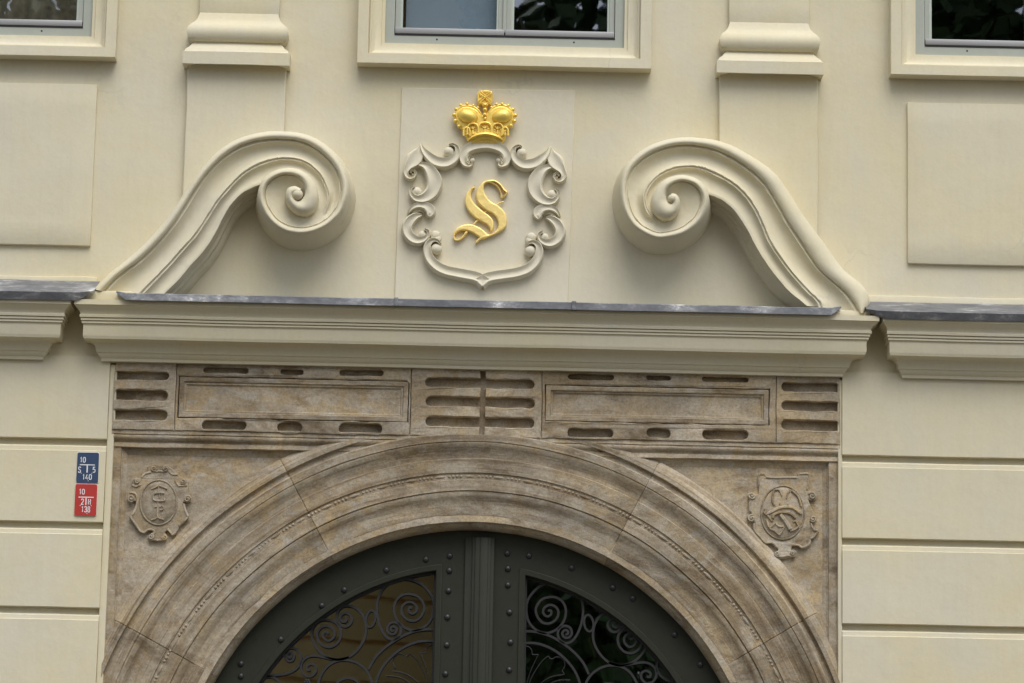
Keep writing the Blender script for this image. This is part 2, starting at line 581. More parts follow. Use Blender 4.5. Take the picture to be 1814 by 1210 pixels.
def course(x0, x1, zb, zt, end_l, end_r, top=True):
    prof = [(zb, 0.02), (zb, DB - 0.004), (zb + 0.003, DB)]
    if top:
        prof += [(zt - CH, DB), (zt - CH + 0.003, DB - 0.006), (zt - 0.008, DB - 0.009), (zt, DB - 0.018), (zt, 0.02)]
    else:
        prof += [(zt, DB), (zt, 0.02)]
    nx = 40
    rows = []
    for i in range(nx + 1):
        x = x0 + (x1 - x0) * i / nx
        rows.append([(x, -d, z) for z, d in prof])
    mb = MB()
    mb.grid(rows)
    mb.cap(rows[0]); mb.cap(rows[-1])
    return mb.build('plaster_block', S, BLD, w=0.0022, fr=2.5)


tops = [4.86] + [z - GH for z in gt]
bots = gt + [0.14]
for side in (0, 1):
    for i, (zt, zb) in enumerate(zip(tops, bots)):
        if side == 0:
            course(XMIN, -2.142, zb, zt, False, True, i > 0)
        else:
            course(1.768, XMAX, zb, zt, True, False, i > 0)
    xa, xb = ((XMIN, -2.12) if side == 0 else (1.757, XMAX))
    box('groove_bed', xa, xb, 0.14, 4.86, -0.06, 0.028, S, BLD, bevel=0)
box('jamb_strip', -2.1415, -2.106, 0.14, zat(646, .05, 200), -0.06, 0.050, S, BLD, bevel=0.004, w=0.002, sub=0.15)
box('jamb_strip', 1.746, 1.7675, 0.14, zat(673, .05, 1480), -0.06, 0.052, S, BLD, bevel=0.003, w=0.002, sub=0.15)

# ------------------------------------------------------------------ cornice
D0 = 0.055
# measured along x = 353: (y, projection)
CP = [(643, .030), (638, .032), (637, .036), (631, .050), (628, .053), (627, .060), (619, .066), (611, .080), (607, .098), (606, .102), (604.5, .114), (603.5, .134), (599.5, .138), (598, .140), (579, .140), (577.5, .141), (576, .150),
      (573, .150), (572, .143), (571, .156), (567.5, .157), (566.5, .150), (565.5, .163), (562, .164), (560, .160), (556, .163), (551, .173), (547, .186), (544, .192), (543, .198), (534, .198)]


def cornice_rows(xl, xr, sl, sr, off=0.0, back=-0.02):
    rows = []
    for y, p in CP:
        d = D0 + p
        z = zat(y, d, 353) + off
        a = xl - (p - .03) * sl
        c = xr + (p - .03) * sr
        n = 60
        row = [(a, -back, z), (a, -(back + d) / 2, z)] + [(a + (c - a) * i / n, -d, z) for i in range(n + 1)] + [(c, -(back + d) / 2, z), (c, -back, z)]
        rows.append(row)
    return rows


def cornice(xl, xr, sl, sr, off=0.0):
    mb = MB()
    rows = cornice_rows(xl, xr, sl, sr, off)
    mb.grid(rows)
    for row in (rows[0], rows[-1]):
        wall = [(x, 0.02, z) for x, y, z in row]
        mb.grid([row, wall])
    return mb.build('cornice', S, BLD, smooth=28, w=0.0022, fr=2.2)


cornice(at(179, 640, .08)[0], at(1493, 668, .08)[0], 0.80, 1.05)
cornice(XMIN, at(76, 637, .08)[0], 1.0, 0.93)
cornice(at(1598, 671, .08)[0], XMAX, 0.72, 1.0)
# wall strip in the gaps behind the cornice ends, slightly proud
box('gap_wall', -2.62, -2.14, 4.66, 5.2, -0.05, 0.046, S, BLD, bevel=0.006, w=0.002, sub=0.1)
box('gap_wall', 1.77, 2.20, 4.66, 5.2, -0.05, 0.046, S, BLD, bevel=0.006, w=0.002, sub=0.1)
# stucco blocks that carry the feet of the scrolls
box('scroll_base', -2.285, -2.02, 5.12, at(190, 515, .2)[1], -0.02, 0.205, S, BLD, bevel=0.012, w=0.004, sub=0.05)
box('scroll_base', 1.60, 1.905, 5.12, at(1500, 549, .2)[1], -0.02, 0.200, S, BLD, bevel=0.012, w=0.004, sub=0.05)

ZT = zat(534, D0 + .198, 353)      # cornice top


def flashing(xa, xb, z_edge_top, z_edge_bot, d_edge, z_wall, d_wall, la=0.0, lb=0.0, lean=0.018):
    """bent sheet: slope from the wall to the edge, a drip turned down"""
    n = 70
    rows = [[], [], [], [], []]
    for i in range(n + 1):
        t = i / n
        x = xa + (xb - xa) * t
        e = 0.0
        if la and x - xa < la: e = 1 - (x - xa) / la
        if lb and xb - x < lb: e = 1 - (xb - x) / lb
        lift = e * (z_edge_top - z_edge_bot) * 1.1
        rows[0].append((x, -d_wall, z_wall + 0.001))
        rows[1].append((x, -(d_edge - e * 0.02), z_edge_top + lift * 0.3))
        rows[2].append((x, -(d_edge - e * 0.02 + 0.004), z_edge_top - 0.004 + lift * 0.3))
        rows[3].append((x, -(d_edge - e * 0.02 + 0.006 - lean), z_edge_bot + lift))
        rows[4].append((x, -(d_edge - e * 0.02 - 0.012 - lean), z_edge_bot + lift + 0.001))
    mb = MB()
    mb.grid(rows)
    return mb.build('flashing', M['zinc'], BLD, smooth=12, w=0.0018, fr=3.0)


dE = D0 + .198 + 0.024
# centre: low pitch, only the drip shows
flashing(at(205, 520, dE)[0], at(1491, 545, dE)[0], zat(521.5, dE, 353), zat(534.5, dE, 353), dE, zat(521.5, dE, 353) + 0.012, 0.02, 0.05, 0.03, 0.0)
for px_, w_ in ((702, .010), (1017, .012)):
    X0 = at(px_, 530, dE)[0]
    box('folded_seam', X0 - w_, X0 + w_, zat(535.5, dE, 353), zat(520, dE, 353), dE - 0.03, dE + 0.0115, M['zinc'], BLD, bevel=0.002, w=0.003, sub=0.01, fr=25)
# sides: steep pitch
for xa, xb, lx, la, lb in ((XMIN, at(167, 500, dE)[0], 60, 0, 0.085), (at(1535, 545, dE)[0], XMAX, 1700, 0.085, 0)):
    o1 = {60: (515.5, 530, 497.5), 1700: (553, 566.5, 539)}[lx]
    flashing(xa, xb, zat(o1[0], dE, lx), zat(o1[1], dE, lx), dE, zat(o1[2], .03, lx) + 0.004, 0.028, la, lb)
# bedding mortar ledge above the side flashings
box('mortar_ledge', XMIN, at(172, 495, .02)[0], 5.15, zat(489, .012, 60), -0.02, 0.016, S, BLD, bevel=0.006, w=0.006, sub=0.06, fr=5)
box('mortar_ledge', at(1538, 525, .02)[0], XMAX, 5.15, zat(527, .012, 1700), -0.02, 0.016, S, BLD, bevel=0.006, w=0.006, sub=0.06, fr=5)

# ------------------------------------------------------------------ raised panels, pilasters
for x0, x1 in ((-2.986 - 0.703, -2.986 + 0.703), (2.831 - 0.703, 2.831 + 0.703)):
    box('raised_panel', x0, x1, 5.472, 6.372, -0.01, 0.022, S, BLD, bevel=0.005, w=0.0025, sub=0.12)
for xc, dz in ((-1.527, 0.0), (1.371, 0.014)):
    P = empty('pilaster'); P.parent = BLD
    za, zb_ = (at(323, 400, .1)[1], at(510, 300, .1)[1]) if xc < 0 else (at(1270, 325, .1)[1], at(1447, 475, .1)[1])
    fill2d('shaft', [[(xc - .268, za), (xc + .268, zb_), (xc + .268, 6.505 + dz), (xc - .268, 6.505 + dz)]], -0.01, 0.040, S, P, bevel=0.006, w=0.003, sub=0.12)
    box('shaft', xc - 0.219, xc + 0.219, 6.76 + dz, 9.5, -0.01, 0.034, S, P, bevel=0.006, w=0.003, sub=0.12)
    prof = [(6.494, .0), (6.494, .072), (6.497, .075), (6.566, .076), (6.569, .066), (6.580, .062), (6.590, .045), (6.606, .032), (6.610, .026), (6.620, .025), (6.622, .033), (6.632, .044),
            (6.648, .053), (6.670, .060), (6.690, .060), (6.708, .053), (6.722, .040), (6.735, .022), (6.752, .010), (6.775, .002), (6.79, -.004)]
    rows = []
    for z, q in prof:
        z += dz - (0.035 + q) * 0.28 + 0.012
        h = 0.215 + q
        d = 0.036 + q
        rows.append([(xc - h, 0.01, z)] + [(xc - h + 2 * h * i / 12, -d, z) for i in range(13)] + [(xc + h, 0.01, z)])
    mb = MB(); mb.grid(rows); mb.grid([rows[0], [(x, 0.01, z) for x, y, z in rows[0]]])
    mb.build('base_moulding', S, P, smooth=50, w=0.0022)

# ------------------------------------------------------------------ windows
def window(xc, label, tilt):
    W = empty('window', (0, 0, 0))
    tag(W, label, 'window', 'windows of the upper storey')
    zb = zat(80.5, 0.0)            # opening bottom (frame meets surround)
    zo = zat(115.5, .086)             # outer bottom edge
    hw_o = 0.800
    zt = 8.5
    # surround profile: (outset from opening, depth), opening edge to outer edge
    ho = 0.655
    w_o = hw_o - ho
    fr = [(0.0, -0.02), (0.0, 0.008), (0.017, 0.009), (0.019, 0.020), (0.028, 0.021), (0.045, 0.025), (0.060, 0.033), (0.070, 0.044), (0.071, 0.050), (0.080, 0.051), (0.081, 0.046), (0.084, 0.046), (0.086, 0.084), (w_o - 0.002, 0.086), (w_o, 0.084), (w_o, -0.01)]
    path = []
    for q, d in fr:
        h = ho + q
        s = (zb - zo) / w_o
        zl = zb - q * s
        pts = []
        for i in range(13): pts.append((xc - h, -d, zt + q - (zt + q - zl) * i / 12))
        for i in range(1, 13): pts.append((xc - h + 2 * h * i / 12, -d, zl))
        for i in range(1, 13): pts.append((xc + h, -d, zl + (zt + q - zl) * i / 12))
        for i in range(1, 12): pts.append((xc + h - 2 * h * i / 12, -d, zt + q))
        path.append(pts)
    mb = MB(); mb.grid(path, closed_v=True)
    mb.build('surround', S, W, smooth=30, w=0.0018, fr=3)
    # timber frame
    fo, fi = 0.665, 0.604          # outer, inner half widths
    zf1 = zat(65, -0.03)
    F = fill2d('frame', [rect(xc - fo, xc + fo, zb - 0.01, zt + 0.01), rect(xc - fi, xc + fi, zf1, zt - 0.05)], -0.09, -0.012, M['frame'], W, bevel=0.003)
    for sx in (-0.37, 0.38):
        mb = MB(); mb.ball((xc + sx, 0.014, (zf1 + zb) / 2 + 0.003), 0.006, 0.8, seg=8, rings=6)
        mb.build('drain_hole', M['black'], F)
    zg = zat(55.5, -0.04)
    for k in (-1, 1):
        xa, xb = (xc - fi + 0.002, xc - 0.001) if k < 0 else (xc + 0.001, xc + fi - 0.002)
        gl_, gr_ = (xa + 0.042, xb - 0.045) if k < 0 else (xa + 0.049, xb - 0.040)
        SA = fill2d('sash', [rect(xa, xb, zf1 + 0.004, zt - 0.055), rect(gl_ - 0.012, gr_ + 0.012, zg - 0.01, zt - 0.11)], -0.075, -0.026, M['frame'], W, bevel=0.003)
        fill2d('glazing_bead', [rect(gl_ - 0.014, gr_ + 0.014, zg - 0.012, zt - 0.108), rect(gl_, gr_, zg, zt - 0.12)], -0.068, -0.036, M['bead'], SA, bevel=0.003, w=0.001, sub=0.03, fr=30)
        mb = MB(); mb.box(xa + 0.002, xb - 0.002, zf1 + 0.003, zg + 0.003, -0.03, -0.006)
        mb.build('drip_strip', M['drip'], SA, bevel=0.004)
        mb = MB(); mb.box(xa, xb + 0.003, zf1 - 0.007, zf1 + 0.004, -0.03, -0.009)
        mb.build('seal', M['black'], SA, bevel=0.001)
        t = tilt[0 if k < 0 else 1]
        zz0, zz1 = zg - 0.006, zt - 0.112
        nx, nz = 8, 14
        rows = []
        for j in range(nz + 1):
            z = zz0 + (zz1 - zz0) * j / nz
            rows.append([(gl_ - 0.01 + (gr_ - gl_ + 0.02) * i / nx, 0.055 + t[0] * (z - zz0) + t[1] * i / nx * (gr_ - gl_), z) for i in range(nx + 1)])
        mb = MB(); mb.grid(rows)
        mb.build('pane', M['glass'], SA, smooth=60)
    fill2d('meeting_bead', [rect(xc - 0.012, xc + 0.010, zf1 + 0.02, zt - 0.06)], -0.03, -0.014, M['frame'], W, bevel=0.003)
    if xc > -1 and xc < 1:
        box('roller_blind', xc - 0.545, xc - 0.03, 6.5, 8.4, -0.118, -0.112, M['blind'], W, bevel=0)  # blue-grey fabric gives the left pane its pale tone
    if xc < -1:
        mb = MB(); mb.grid([[(xc - .65 + 1.3 * i / 120, 0.14 + .02 * sin(i * .55) + .012 * sin(i * .23 + z), z) for i in range(121)] for z in (6.4, 6.9, 7.5, 8.5)])
        mb.build('curtain', M['curtain'], W, smooth=80)
    # the dim room behind
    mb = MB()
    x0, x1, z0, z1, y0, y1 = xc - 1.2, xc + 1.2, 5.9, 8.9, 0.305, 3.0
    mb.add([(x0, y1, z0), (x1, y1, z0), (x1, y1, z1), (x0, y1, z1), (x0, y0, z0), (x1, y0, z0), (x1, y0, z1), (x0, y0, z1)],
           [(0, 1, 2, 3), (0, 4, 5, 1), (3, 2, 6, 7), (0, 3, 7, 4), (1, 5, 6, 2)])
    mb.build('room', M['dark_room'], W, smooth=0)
    mb = MB()
    for q in (-1, 1):
        mb.box(xc + q * 0.68 - 0.01, xc + q * 0.68 + 0.01, 6.5, 8.6, -0.30, -0.09)
    mb.build('reveal', M['frame'], W)
    return W


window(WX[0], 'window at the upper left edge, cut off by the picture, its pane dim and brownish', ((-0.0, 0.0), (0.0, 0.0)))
window(WX[1], 'whole pair of sashes above the crowned crest, left pane backed by a pale blue-grey blind', ((-0.10, 0.0), (0.0, 0.0)))
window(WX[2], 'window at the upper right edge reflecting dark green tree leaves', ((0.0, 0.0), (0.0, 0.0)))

# ------------------------------------------------------------------ stone portal
POR = empty('stone_portal', (-0.183, 0, 0))
tag(POR, 'weathered brown sandstone gateway surround with round moulded arch and slotted frieze', 'gateway')
POR.location = (0, 0, 0)
ST = M['stone']
ZF0, ZF1 = zat(761, .06, 250) , 4.90
DF = 0.058
L_, R__ = -2.118, 1.756
# backing with the arch cut out, carries the sunk spandrels
g2 = [(-0.183 - 1.54, 0.14)] + arc(1.54, 180, 0, 60) + [(-0.183 + 1.54, 0.14)]
fill2d('spandrel', [[(L_, 0.14)] + g2 + [(R__, 0.14), (R__, 4.6), (L_, 4.6)]], -0.12, -0.002, ST, POR, bevel=0.002)


def S_(x0, x1, y0, y1, d=DF, lr=True, rr=True):
    """slot measured in the photograph, rectified"""
    xm, ym = (x0 + x1) / 2, (y0 + y1) / 2
    a = at(x0, ym - 0.021 * (xm - x0), d); c = at(x1, ym + 0.021 * (x1 - xm), d)
    h = (y1 - y0) / PPM / 2
    return slot(a[0], c[0], (a[1] + c[1]) / 2 - h, (a[1] + c[1]) / 2 + h, lr, rr)


def R2(x0, x1, y0, y1, d=DF):
    a = at(x0, y0, d); c = at(x1, y1 + 0.021 * (x1 - x0), d)
    return rect(a[0], c[0], c[1], a[1])


def frieze_stone(x0, x1, holes):
    return fill2d('frieze_stone', [rect(x0, x1, ZF0, ZF1)] + holes, 0.012, DF, ST, POR, bevel=0.005, w=0.0048, fr=13, sub=0.018)


J = [L_ + 0.001, xat(311, DF, 700), xat(727.5, DF, 700), xat(960, DF, 715), xat(1375, DF, 720), R__ - 0.001]
tri_l = [S_(203.5, 298.6, 658, 673), S_(203.5, 297, 690.5, 709), S_(203.5, 296, 725.5, 744)]
frieze_stone(J[0], J[1] - 0.001, [slot(L_ + 0.006, max(p[0] for p in s), min(p[1] for p in s), max(p[1] for p in s), False, True) for s in tri_l])
pl = R2(317, 723, 666, 740)
frieze_stone(J[1] + 0.001, J[2] - 0.0015, [pl, S_(360, 440, 651, 661), S_(495.7, 538, 654, 663.5), S_(601.8, 680.5, 655, 665.5), S_(357, 436.5, 745, 762), S_(491, 535, 748, 766), S_(600, 677.6, 750, 768.5)])
ct = []
for y0, y1 in ((670.5, 687), (703, 721), (738.5, 756.5)):
    ct.append(S_(753, 947, y0, y1))
vx0, vx1 = xat(850.5, DF, 700), xat(859.8, DF, 700)
zs = [(min(p[1] for p in s), max(p[1] for p in s)) for s in ct]
# the vertical channel crosses the slots: build the union outline
def cross_hole():
    P = []
    top = ZF1 - 0.05
    bot = ZF0 + 0.006
    P.append((vx1, top)); P.append((vx0, top))
    for (z0, z1), s in zip(zs, ct):
        x0 = min(p[0] for p in s); r = (z1 - z0) / 2
        P.append((vx0, z1))
        P += [(x0 + r - r * sin(a), (z0 + z1) / 2 + r * cos(a)) for a in [pi * i / 6 for i in range(7)]]
        P.append((vx0, z0))
    P += [(vx0, bot), (vx1, bot)]
    for (z0, z1), s in list(zip(zs, ct))[::-1]:
        x1 = max(p[0] for p in s); r = (z1 - z0) / 2
        P.append((vx1, z0))
        P += [(x1 - r + r * sin(a), (z0 + z1) / 2 - r * cos(a)) for a in [pi * i / 6 for i in range(7)]]
        P.append((vx1, z1))
    return P
frieze_stone(J[2] + 0.0015, J[3] - 0.001, [cross_hole()])
pr = R2(966, 1363, 681, 746)
frieze_stone(J[3] + 0.001, J[4] - 0.001, [pr, S_(1005.8, 1087, 662, 672.5), S_(1145, 1189, 665, 674), S_(1243.5, 1325.7, 667.5, 676.5), S_(1004.7, 1086, 759, 776), S_(1145, 1189, 759, 775.5), S_(1243.5, 1325.7, 761.5, 778.5)])
tri_r = [S_(1384, 1479, 678, 694), S_(1384, 1479, 710.5, 728), S_(1384, 1479, 744.5, 762.5)]
frieze_stone(J[4] + 0.001, J[5], [slot(min(p[0] for p in s), R__ - 0.006, min(p[1] for p in s), max(p[1] for p in s), True, False) for s in tri_r])
box('frieze_bed', L_, R__, ZF0 - 0.03, ZF1, -0.05, 0.0145, ST, POR, bevel=0, w=0.002, sub=0.1)
for pp in (pl, pr):
    xs = [p[0] for p in pp]; zz = [p[1] for p in pp]
    x0, x1, z0, z1 = min(xs) + .004, max(xs) - .004, min(zz) + .004, max(zz) - .004
    Q = fill2d('sunk_panel', [rect(x0, x1, z0, z1), rect(x0 + .026, x1 - .026, z0 + .026, z1 - .026)], 0.01, 0.055, ST, POR, bevel=0.004, w=0.002, fr=9, sub=0.03)
    rows = []
    for q, d in ((0.026, .050), (0.029, .046), (0.036, .046), (0.042, .038), (0.045, .037)):
        rows.append([(x0 + q, -d, z0 + q), (x1 - q, -d, z0 + q), (x1 - q, -d, z1 - q), (x0 + q, -d, z1 - q)])
    mb = MB(); mb.grid(rows, closed_v=True); mb.cap(rows[-1])
    mb.build('panel_field', ST, Q, w=0.002, fr=6)

# moulding under the frieze
def hmould(x0, x1, prof, name='string_moulding'):
    rows = []
    n = 60
    for i in range(n + 1):
        x = x0 + (x1 - x0) * i / n
        rows.append([(x, -d, z) for z, d in prof])
    mb = MB(); mb.grid(rows); mb.cap(rows[0]); mb.cap(rows[-1])
    return mb.build(name, ST, POR, smooth=40, w=0.003, fr=9)


zz = lambda y, d=.04: zat(y, d, 250)
hmould(L_ + .001, R__ - .001, [(ZF0 + .02, .01), (zz(759), .050), (zz(769.2), .052), (zz(769.8), .046), (zz(771.5), .049), (zz(775), .050), (zz(778.5), .043), (zz(781), .030), (zz(783.5), .028), (zz(784.5), .036), (zz(791.3), .037), (zz(792.2), .030), (zz(792.5), .004), (zz(793), -.01)])
ZSP = zz(792)
# upright fillets framing the spandrels
for x0, x1, s in ((L_ + .001, at(213, 850, .03)[0], 1), (at(1468, 850, .03)[0], R__ - .001, -1)):
    box('fillet', x0, x1, 0.14, ZSP + 0.01, -0.01, 0.030, ST, POR, bevel=0.004, w=0.003, sub=0.08, fr=8)
    xi = x1 if s > 0 else x0
    rows = []
    for k in range(30):
        z = 0.14 + (ZSP - 0.14) * k / 29
        rows.append([(xi - s * 0.002, -0.016, z), (xi + s * 0.006, -0.014, z), (xi + s * 0.009, -0.008, z), (xi + s * 0.030, 0.001, z)])
    mb = MB(); mb.grid(rows); mb.build('bevel_strip', ST, POR, w=0.001, fr=8)
rows = []
for k in range(40):
    x = at(213, 850, .03)[0] + (at(1468, 850, .03)[0] - at(213, 850, .03)[0]) * k / 39
    rows.append([(x, -0.016, ZSP + .002), (x, -0.014, ZSP - .007), (x, -0.008, ZSP - .010), (x, 0.001, ZSP - .036)])
mb = MB(); mb.grid(rows); mb.build('bevel_strip', ST, POR, w=0.001, fr=8)

# archivolt in voussoirs: (radius, depth)
AP = [(1.508, -.40), (1.508, -.075), (1.510, -.060), (1.517, -.042), (1.530, -.026), (1.548, -.016), (1.568, -.011), (1.5725, -.010), (1.574, -.002), (1.580, .000), (1.622, .001), (1.636, .003),
      (1.654, .010), (1.670, .020), (1.684, .026), (1.696, .0275), (1.699, .022), (1.702, .022), (1.704, .032), (1.760, .0335), (1.763, .026), (1.768, .027), (1.792, .027), (1.796, .027), (1.799, .035), (1.872, .037),
      (1.876, .033), (1.884, .033), (1.896, .035), (1.912, .040), (1.930, .050), (1.945, .058), (1.956, .060), (1.959, .0555), (1.962, .0555), (1.964, .061), (2.003, .062), (2.008, .056), (2.014, .034), (2.034, .030), (2.040, .030),
      (2.045, .052), (2.068, .053), (2.073, .047), (2.088, .040), (2.105, .026), (2.118, .016), (2.124, .012), (2.126, -.01)]
CX, CZ = -0.183, 2.48
JT = [0, 30.9, 62.4, 119.3, 152.6, 180]
for a0, a1 in zip(JT[:-1], JT[1:]):
    n = max(8, int((a1 - a0) / 0.8))
    g = 0.0
    s0, s1 = (.0012 if abs(q_ - 88.2) < 1 else .0045 for q_ in (a0, a1))
    stn = [(a0 + g, s0), (a0 + g + .06, s0), (a0 + g + .13, .0)] + [(a0 + g + .13 + (a1 - a0 - 2 * g - .26) * i / n, 0.0) for i in range(1, n)] + [(a1 - g - .13, .0), (a1 - g - .06, s1), (a1 - g, s1)]
    verts, faces, uvs = [], [], []
    np_ = len(AP)
    for a, sink in stn:
        for r, d in AP:
            rr = r + noise.noise(Vector((a * 0.11, r * 3, 1.3))) * 0.003
            dd = d - sink + noise.noise(Vector((a * 0.35, r * 9, 7.7))) * 0.003
            verts.append((CX + rr * cos(radians(a)), -dd, CZ + rr * sin(radians(a))))
            uvs.append((radians(a) * 1.8, r))
    ns = len(stn)
    for i in range(ns - 1):
        for j in range(np_ - 1):
            faces.append((i * np_ + j, i * np_ + j + 1, (i + 1) * np_ + j + 1, (i + 1) * np_ + j))
    me = bpy.data.meshes.new('voussoir')
    me.from_pydata(verts, [], faces)
    uvl = me.uv_layers.new(name='UVMap')
    for lp in me.loops:
        uvl.data[lp.index].uv = uvs[lp.vertex_index]
    bm = bmesh.new(); bm.from_mesh(me)
    for co, no in (((L_ + .002, 0, 0), (-1, 0, 0)), ((R__ - .002, 0, 0), (1, 0, 0)), ((0, 0, ZF0 + .008), (0, 0, 1))):
        bmesh.ops.bisect_plane(bm, geom=bm.verts[:] + bm.edges[:] + bm.faces[:], plane_co=co, plane_no=no, clear_outer=True)
    bmesh.ops.recalc_face_normals(bm, faces=bm.faces)
    bm.to_mesh(me); bm.free()
    # orient normals to the street
    s = sum(f.normal.y * f.area for f in me.polygons)
    if s > 0:
        me.flip_normals()
    finish('voussoir', me, M['stone_arch'], POR, 32)
# straight jambs under the springing
for k in (-1, 1):
    rows = []
    for z in (2.478, 1.3, 0.14):
        rows.append([(CX + k * r, -d, z) for r, d in AP if abs(CX + k * r) < (2.11 if k < 0 else 1.75)])
    mb = MB(); mb.grid(rows); mb.build('jamb', ST, POR, smooth=32, w=0.002)

# bead and reel string: four small beads, one long olive
mb = MB()
a = 2.0
while a < 178:
    fade_ = random.uniform(-.0035, .0005)
    for i in range(4):
        aa = radians(a + i * 0.66)
        r = 1.780
        w = 0.0085 + random.uniform(-.001, .001)
        mb.ball((CX + r * cos(aa), -(.0262 + fade_), CZ + r * sin(aa)), w, 1.1, seg=8, rings=6)
    pts = []
    rad = []
    for i in range(9):
        aa = radians(a + 2.55 + i * 0.25)
        pts.append((CX + 1.780 * cos(aa), -(.0262 + fade_), CZ + 1.780 * sin(aa)))
        rad.append(0.0095 * max(0.25, sin(pi * (i + .5) / 9)) ** 0.7)
    mb.tube(pts, rad, seg=8)
    a += 5.02
tag(mb.build('bead_moulding', ST, POR, smooth=60), kind='stuff')


# ---- carved crests in the spandrels
def trace(org, sc, pts, d):
    return [at(org[0] + p[0] / sc, org[1] + p[1] / sc, d) for p in pts]


def strokes(mb, org, sc, lst, d, r, n=4, seg=6):
    for L in lst:
        P = catmull(L, n) if len(L) > 2 else L
        q = trace(org, sc, P, d)
        mb.tube([(x, -d, z) for x, z in q], r, seg=seg)


def curl(mb, c, r, d, dirn=1, turns=1.4, a0=0.0, wire=0.006):
    pts = []
    rad = []
    n = 20
    for i in range(n + 1):
        t = i / n
        a = a0 + dirn * t * turns * 2 * pi
        rr = r * (1 - 0.78 * t)
        pts.append((c[0] + rr * cos(a), -(d + 0.006 * t), c[1] + rr * sin(a)))
        rad.append(wire * (1 - 0.35 * t))
    mb.tube(pts, rad, seg=7)
    mb.ball((c[0], -d, c[1]), r * 0.34, 1.0, seg=8, rings=6)


def crest(org, sc, outline, oval, curls, sym, label, rims):
    O = trace(org, sc, catmull(outline + [outline[0]], 3)[:-1], 0.01)
    C = fill2d('carved_crest', [O], -0.01, 0.016, ST, POR, bevel=0.005, w=0.002, fr=20)
    C['label'] = label
    mb = MB()
    cx, cz = oval[0], oval[1]
    ring = [(cx + oval[2] * cos(2 * pi * i / 40), cz + oval[3] * sin(2 * pi * i / 40)) for i in range(41)]
    q = trace(org, sc, ring, .02)
    mb.tube([(x, -.017, z) for x, z in q], 0.0055, seg=7)
    mb.build('oval_rim', ST, C, smooth=60, w=0.001, fr=20)
    c0 = at(org[0] + cx / sc, org[1] + cz / sc, .02)
    rx, rz = oval[2] / sc / PPM, oval[3] / sc / PPM
    rows = []
    for k, dd in ((0.99, .013), (0.93, .019), (0.7, .024), (0.4, .026), (0.05, .027)):
        rows.append([(c0[0] + rx * k * cos(2 * pi * i / 32), -dd, c0[1] + rz * k * sin(2 * pi * i / 32)) for i in range(32)])
    mb = MB(); mb.grid(rows, closed_v=True); mb.cap(rows[-1])
    mb.build('oval_field', ST, C, smooth=60, w=0.001, fr=20)
    for i, (x, y, r) in enumerate(curls):
        c = at(org[0] + x / sc, org[1] + y / sc, .02)
        mb = MB()
        curl(mb, c, r / sc / PPM, 0.018, 1 if i % 2 else -1, a0=i * 1.3)
        mb.build('scroll', ST, C, smooth=60)
    for L in rims:
        mb = MB()
        strokes(mb, org, sc, [L], 0.015, 0.0065)
        mb.build('scroll_rim', ST, C, smooth=60, w=0.0015, fr=25)
    for L, r, d in sym:
        mb = MB()
        strokes(mb, org, sc, [L], d, r)
        mb.build('carved_stroke', ST, C, smooth=50, w=0.001, fr=25)
    return C


o1 = [(350, 130), (440, 95), (510, 120), (590, 95), (660, 140), (740, 210), (800, 270), (890, 300), (895, 400), (900, 480), (930, 520), (930, 590), (880, 610), (830, 600), (840, 680), (890, 790), (870, 840), (790, 920), (745, 1000), (690, 1045),
      (630, 985), (585, 1010), (610, 1045), (600, 1100), (540, 1120), (400, 1115), (350, 1080), (395, 1025), (420, 990), (370, 975), (300, 1020), (240, 980), (180, 890), (110, 800), (150, 760), (190, 700), (200, 620), (180, 590), (120, 600), (80, 550), (95, 480),
      (150, 380), (140, 320), (180, 280), (260, 280), (310, 220), (350, 190)]
crest((215, 810), 7.563, o1, (497, 605, 245, 300), [(435, 150, 38), (595, 155, 38), (205, 320, 36), (825, 325, 36), (130, 550, 48), (885, 560, 46), (395, 1065, 38), (580, 1070, 38)],
      [([(405, 425), (450, 405), (500, 375)], .0042, .028), ([(500, 375), (560, 400), (615, 420)], .0042, .028), ([(500, 375), (492, 480)], .0032, .027), ([(575, 478), (470, 480), (430, 500), (425, 540), (450, 578), (570, 580), (568, 545)], .0055, .029),
       ([(510, 500), (510, 545)], .004, .028), ([(490, 590), (485, 700), (485, 800)], .0032, .027), ([(445, 665), (480, 660)], .0045, .028), ([(515, 705), (550, 705), (560, 670), (535, 650), (518, 668)], .0045, .028), ([(400, 838), (450, 825), (485, 800)], .004, .026), ([(485, 800), (520, 825), (570, 835)], .004, .026)],
      'oval crest with hooked merchant mark in the left spandrel',
      [[(110, 790), (180, 885), (240, 975), (300, 1010), (365, 970), (430, 985), (430, 1030)], [(890, 800), (860, 840), (770, 920)], [(620, 960), (660, 1010), (690, 1040), (740, 1000)], [(270, 270), (320, 220), (400, 205)], [(640, 190), (680, 225), (760, 235)], [(145, 370), (200, 390), (260, 370)], [(720, 310), (770, 380), (880, 375)],
       [(110, 470), (190, 490), (215, 580), (195, 680), (150, 770)], [(835, 620), (850, 700), (890, 790)], [(410, 165), (450, 190), (510, 185), (580, 195), (620, 165)], [(370, 1100), (450, 1110), (560, 1110), (600, 1090)]])
o2 = [(235, 100), (310, 100), (320, 148), (500, 146), (700, 140), (720, 95), (845, 95), (850, 180), (822, 300), (880, 310), (940, 360), (930, 420), (870, 430), (845, 420), (870, 490), (900, 560), (940, 600), (935, 680), (890, 695), (862, 690), (900, 770),
      (970, 800), (900, 880), (860, 890), (860, 965), (770, 1010), (700, 965), (650, 980), (635, 1040), (690, 1060), (680, 1120), (610, 1130), (480, 1140), (435, 1080), (460, 1050), (470, 1020), (400, 960), (330, 960), (250, 880), (210, 840), (170, 800), (190, 700), (140, 690), (95, 640),
      (110, 600), (150, 590), (125, 550), (122, 440), (100, 380), (110, 340), (150, 330), (230, 350), (235, 240)]
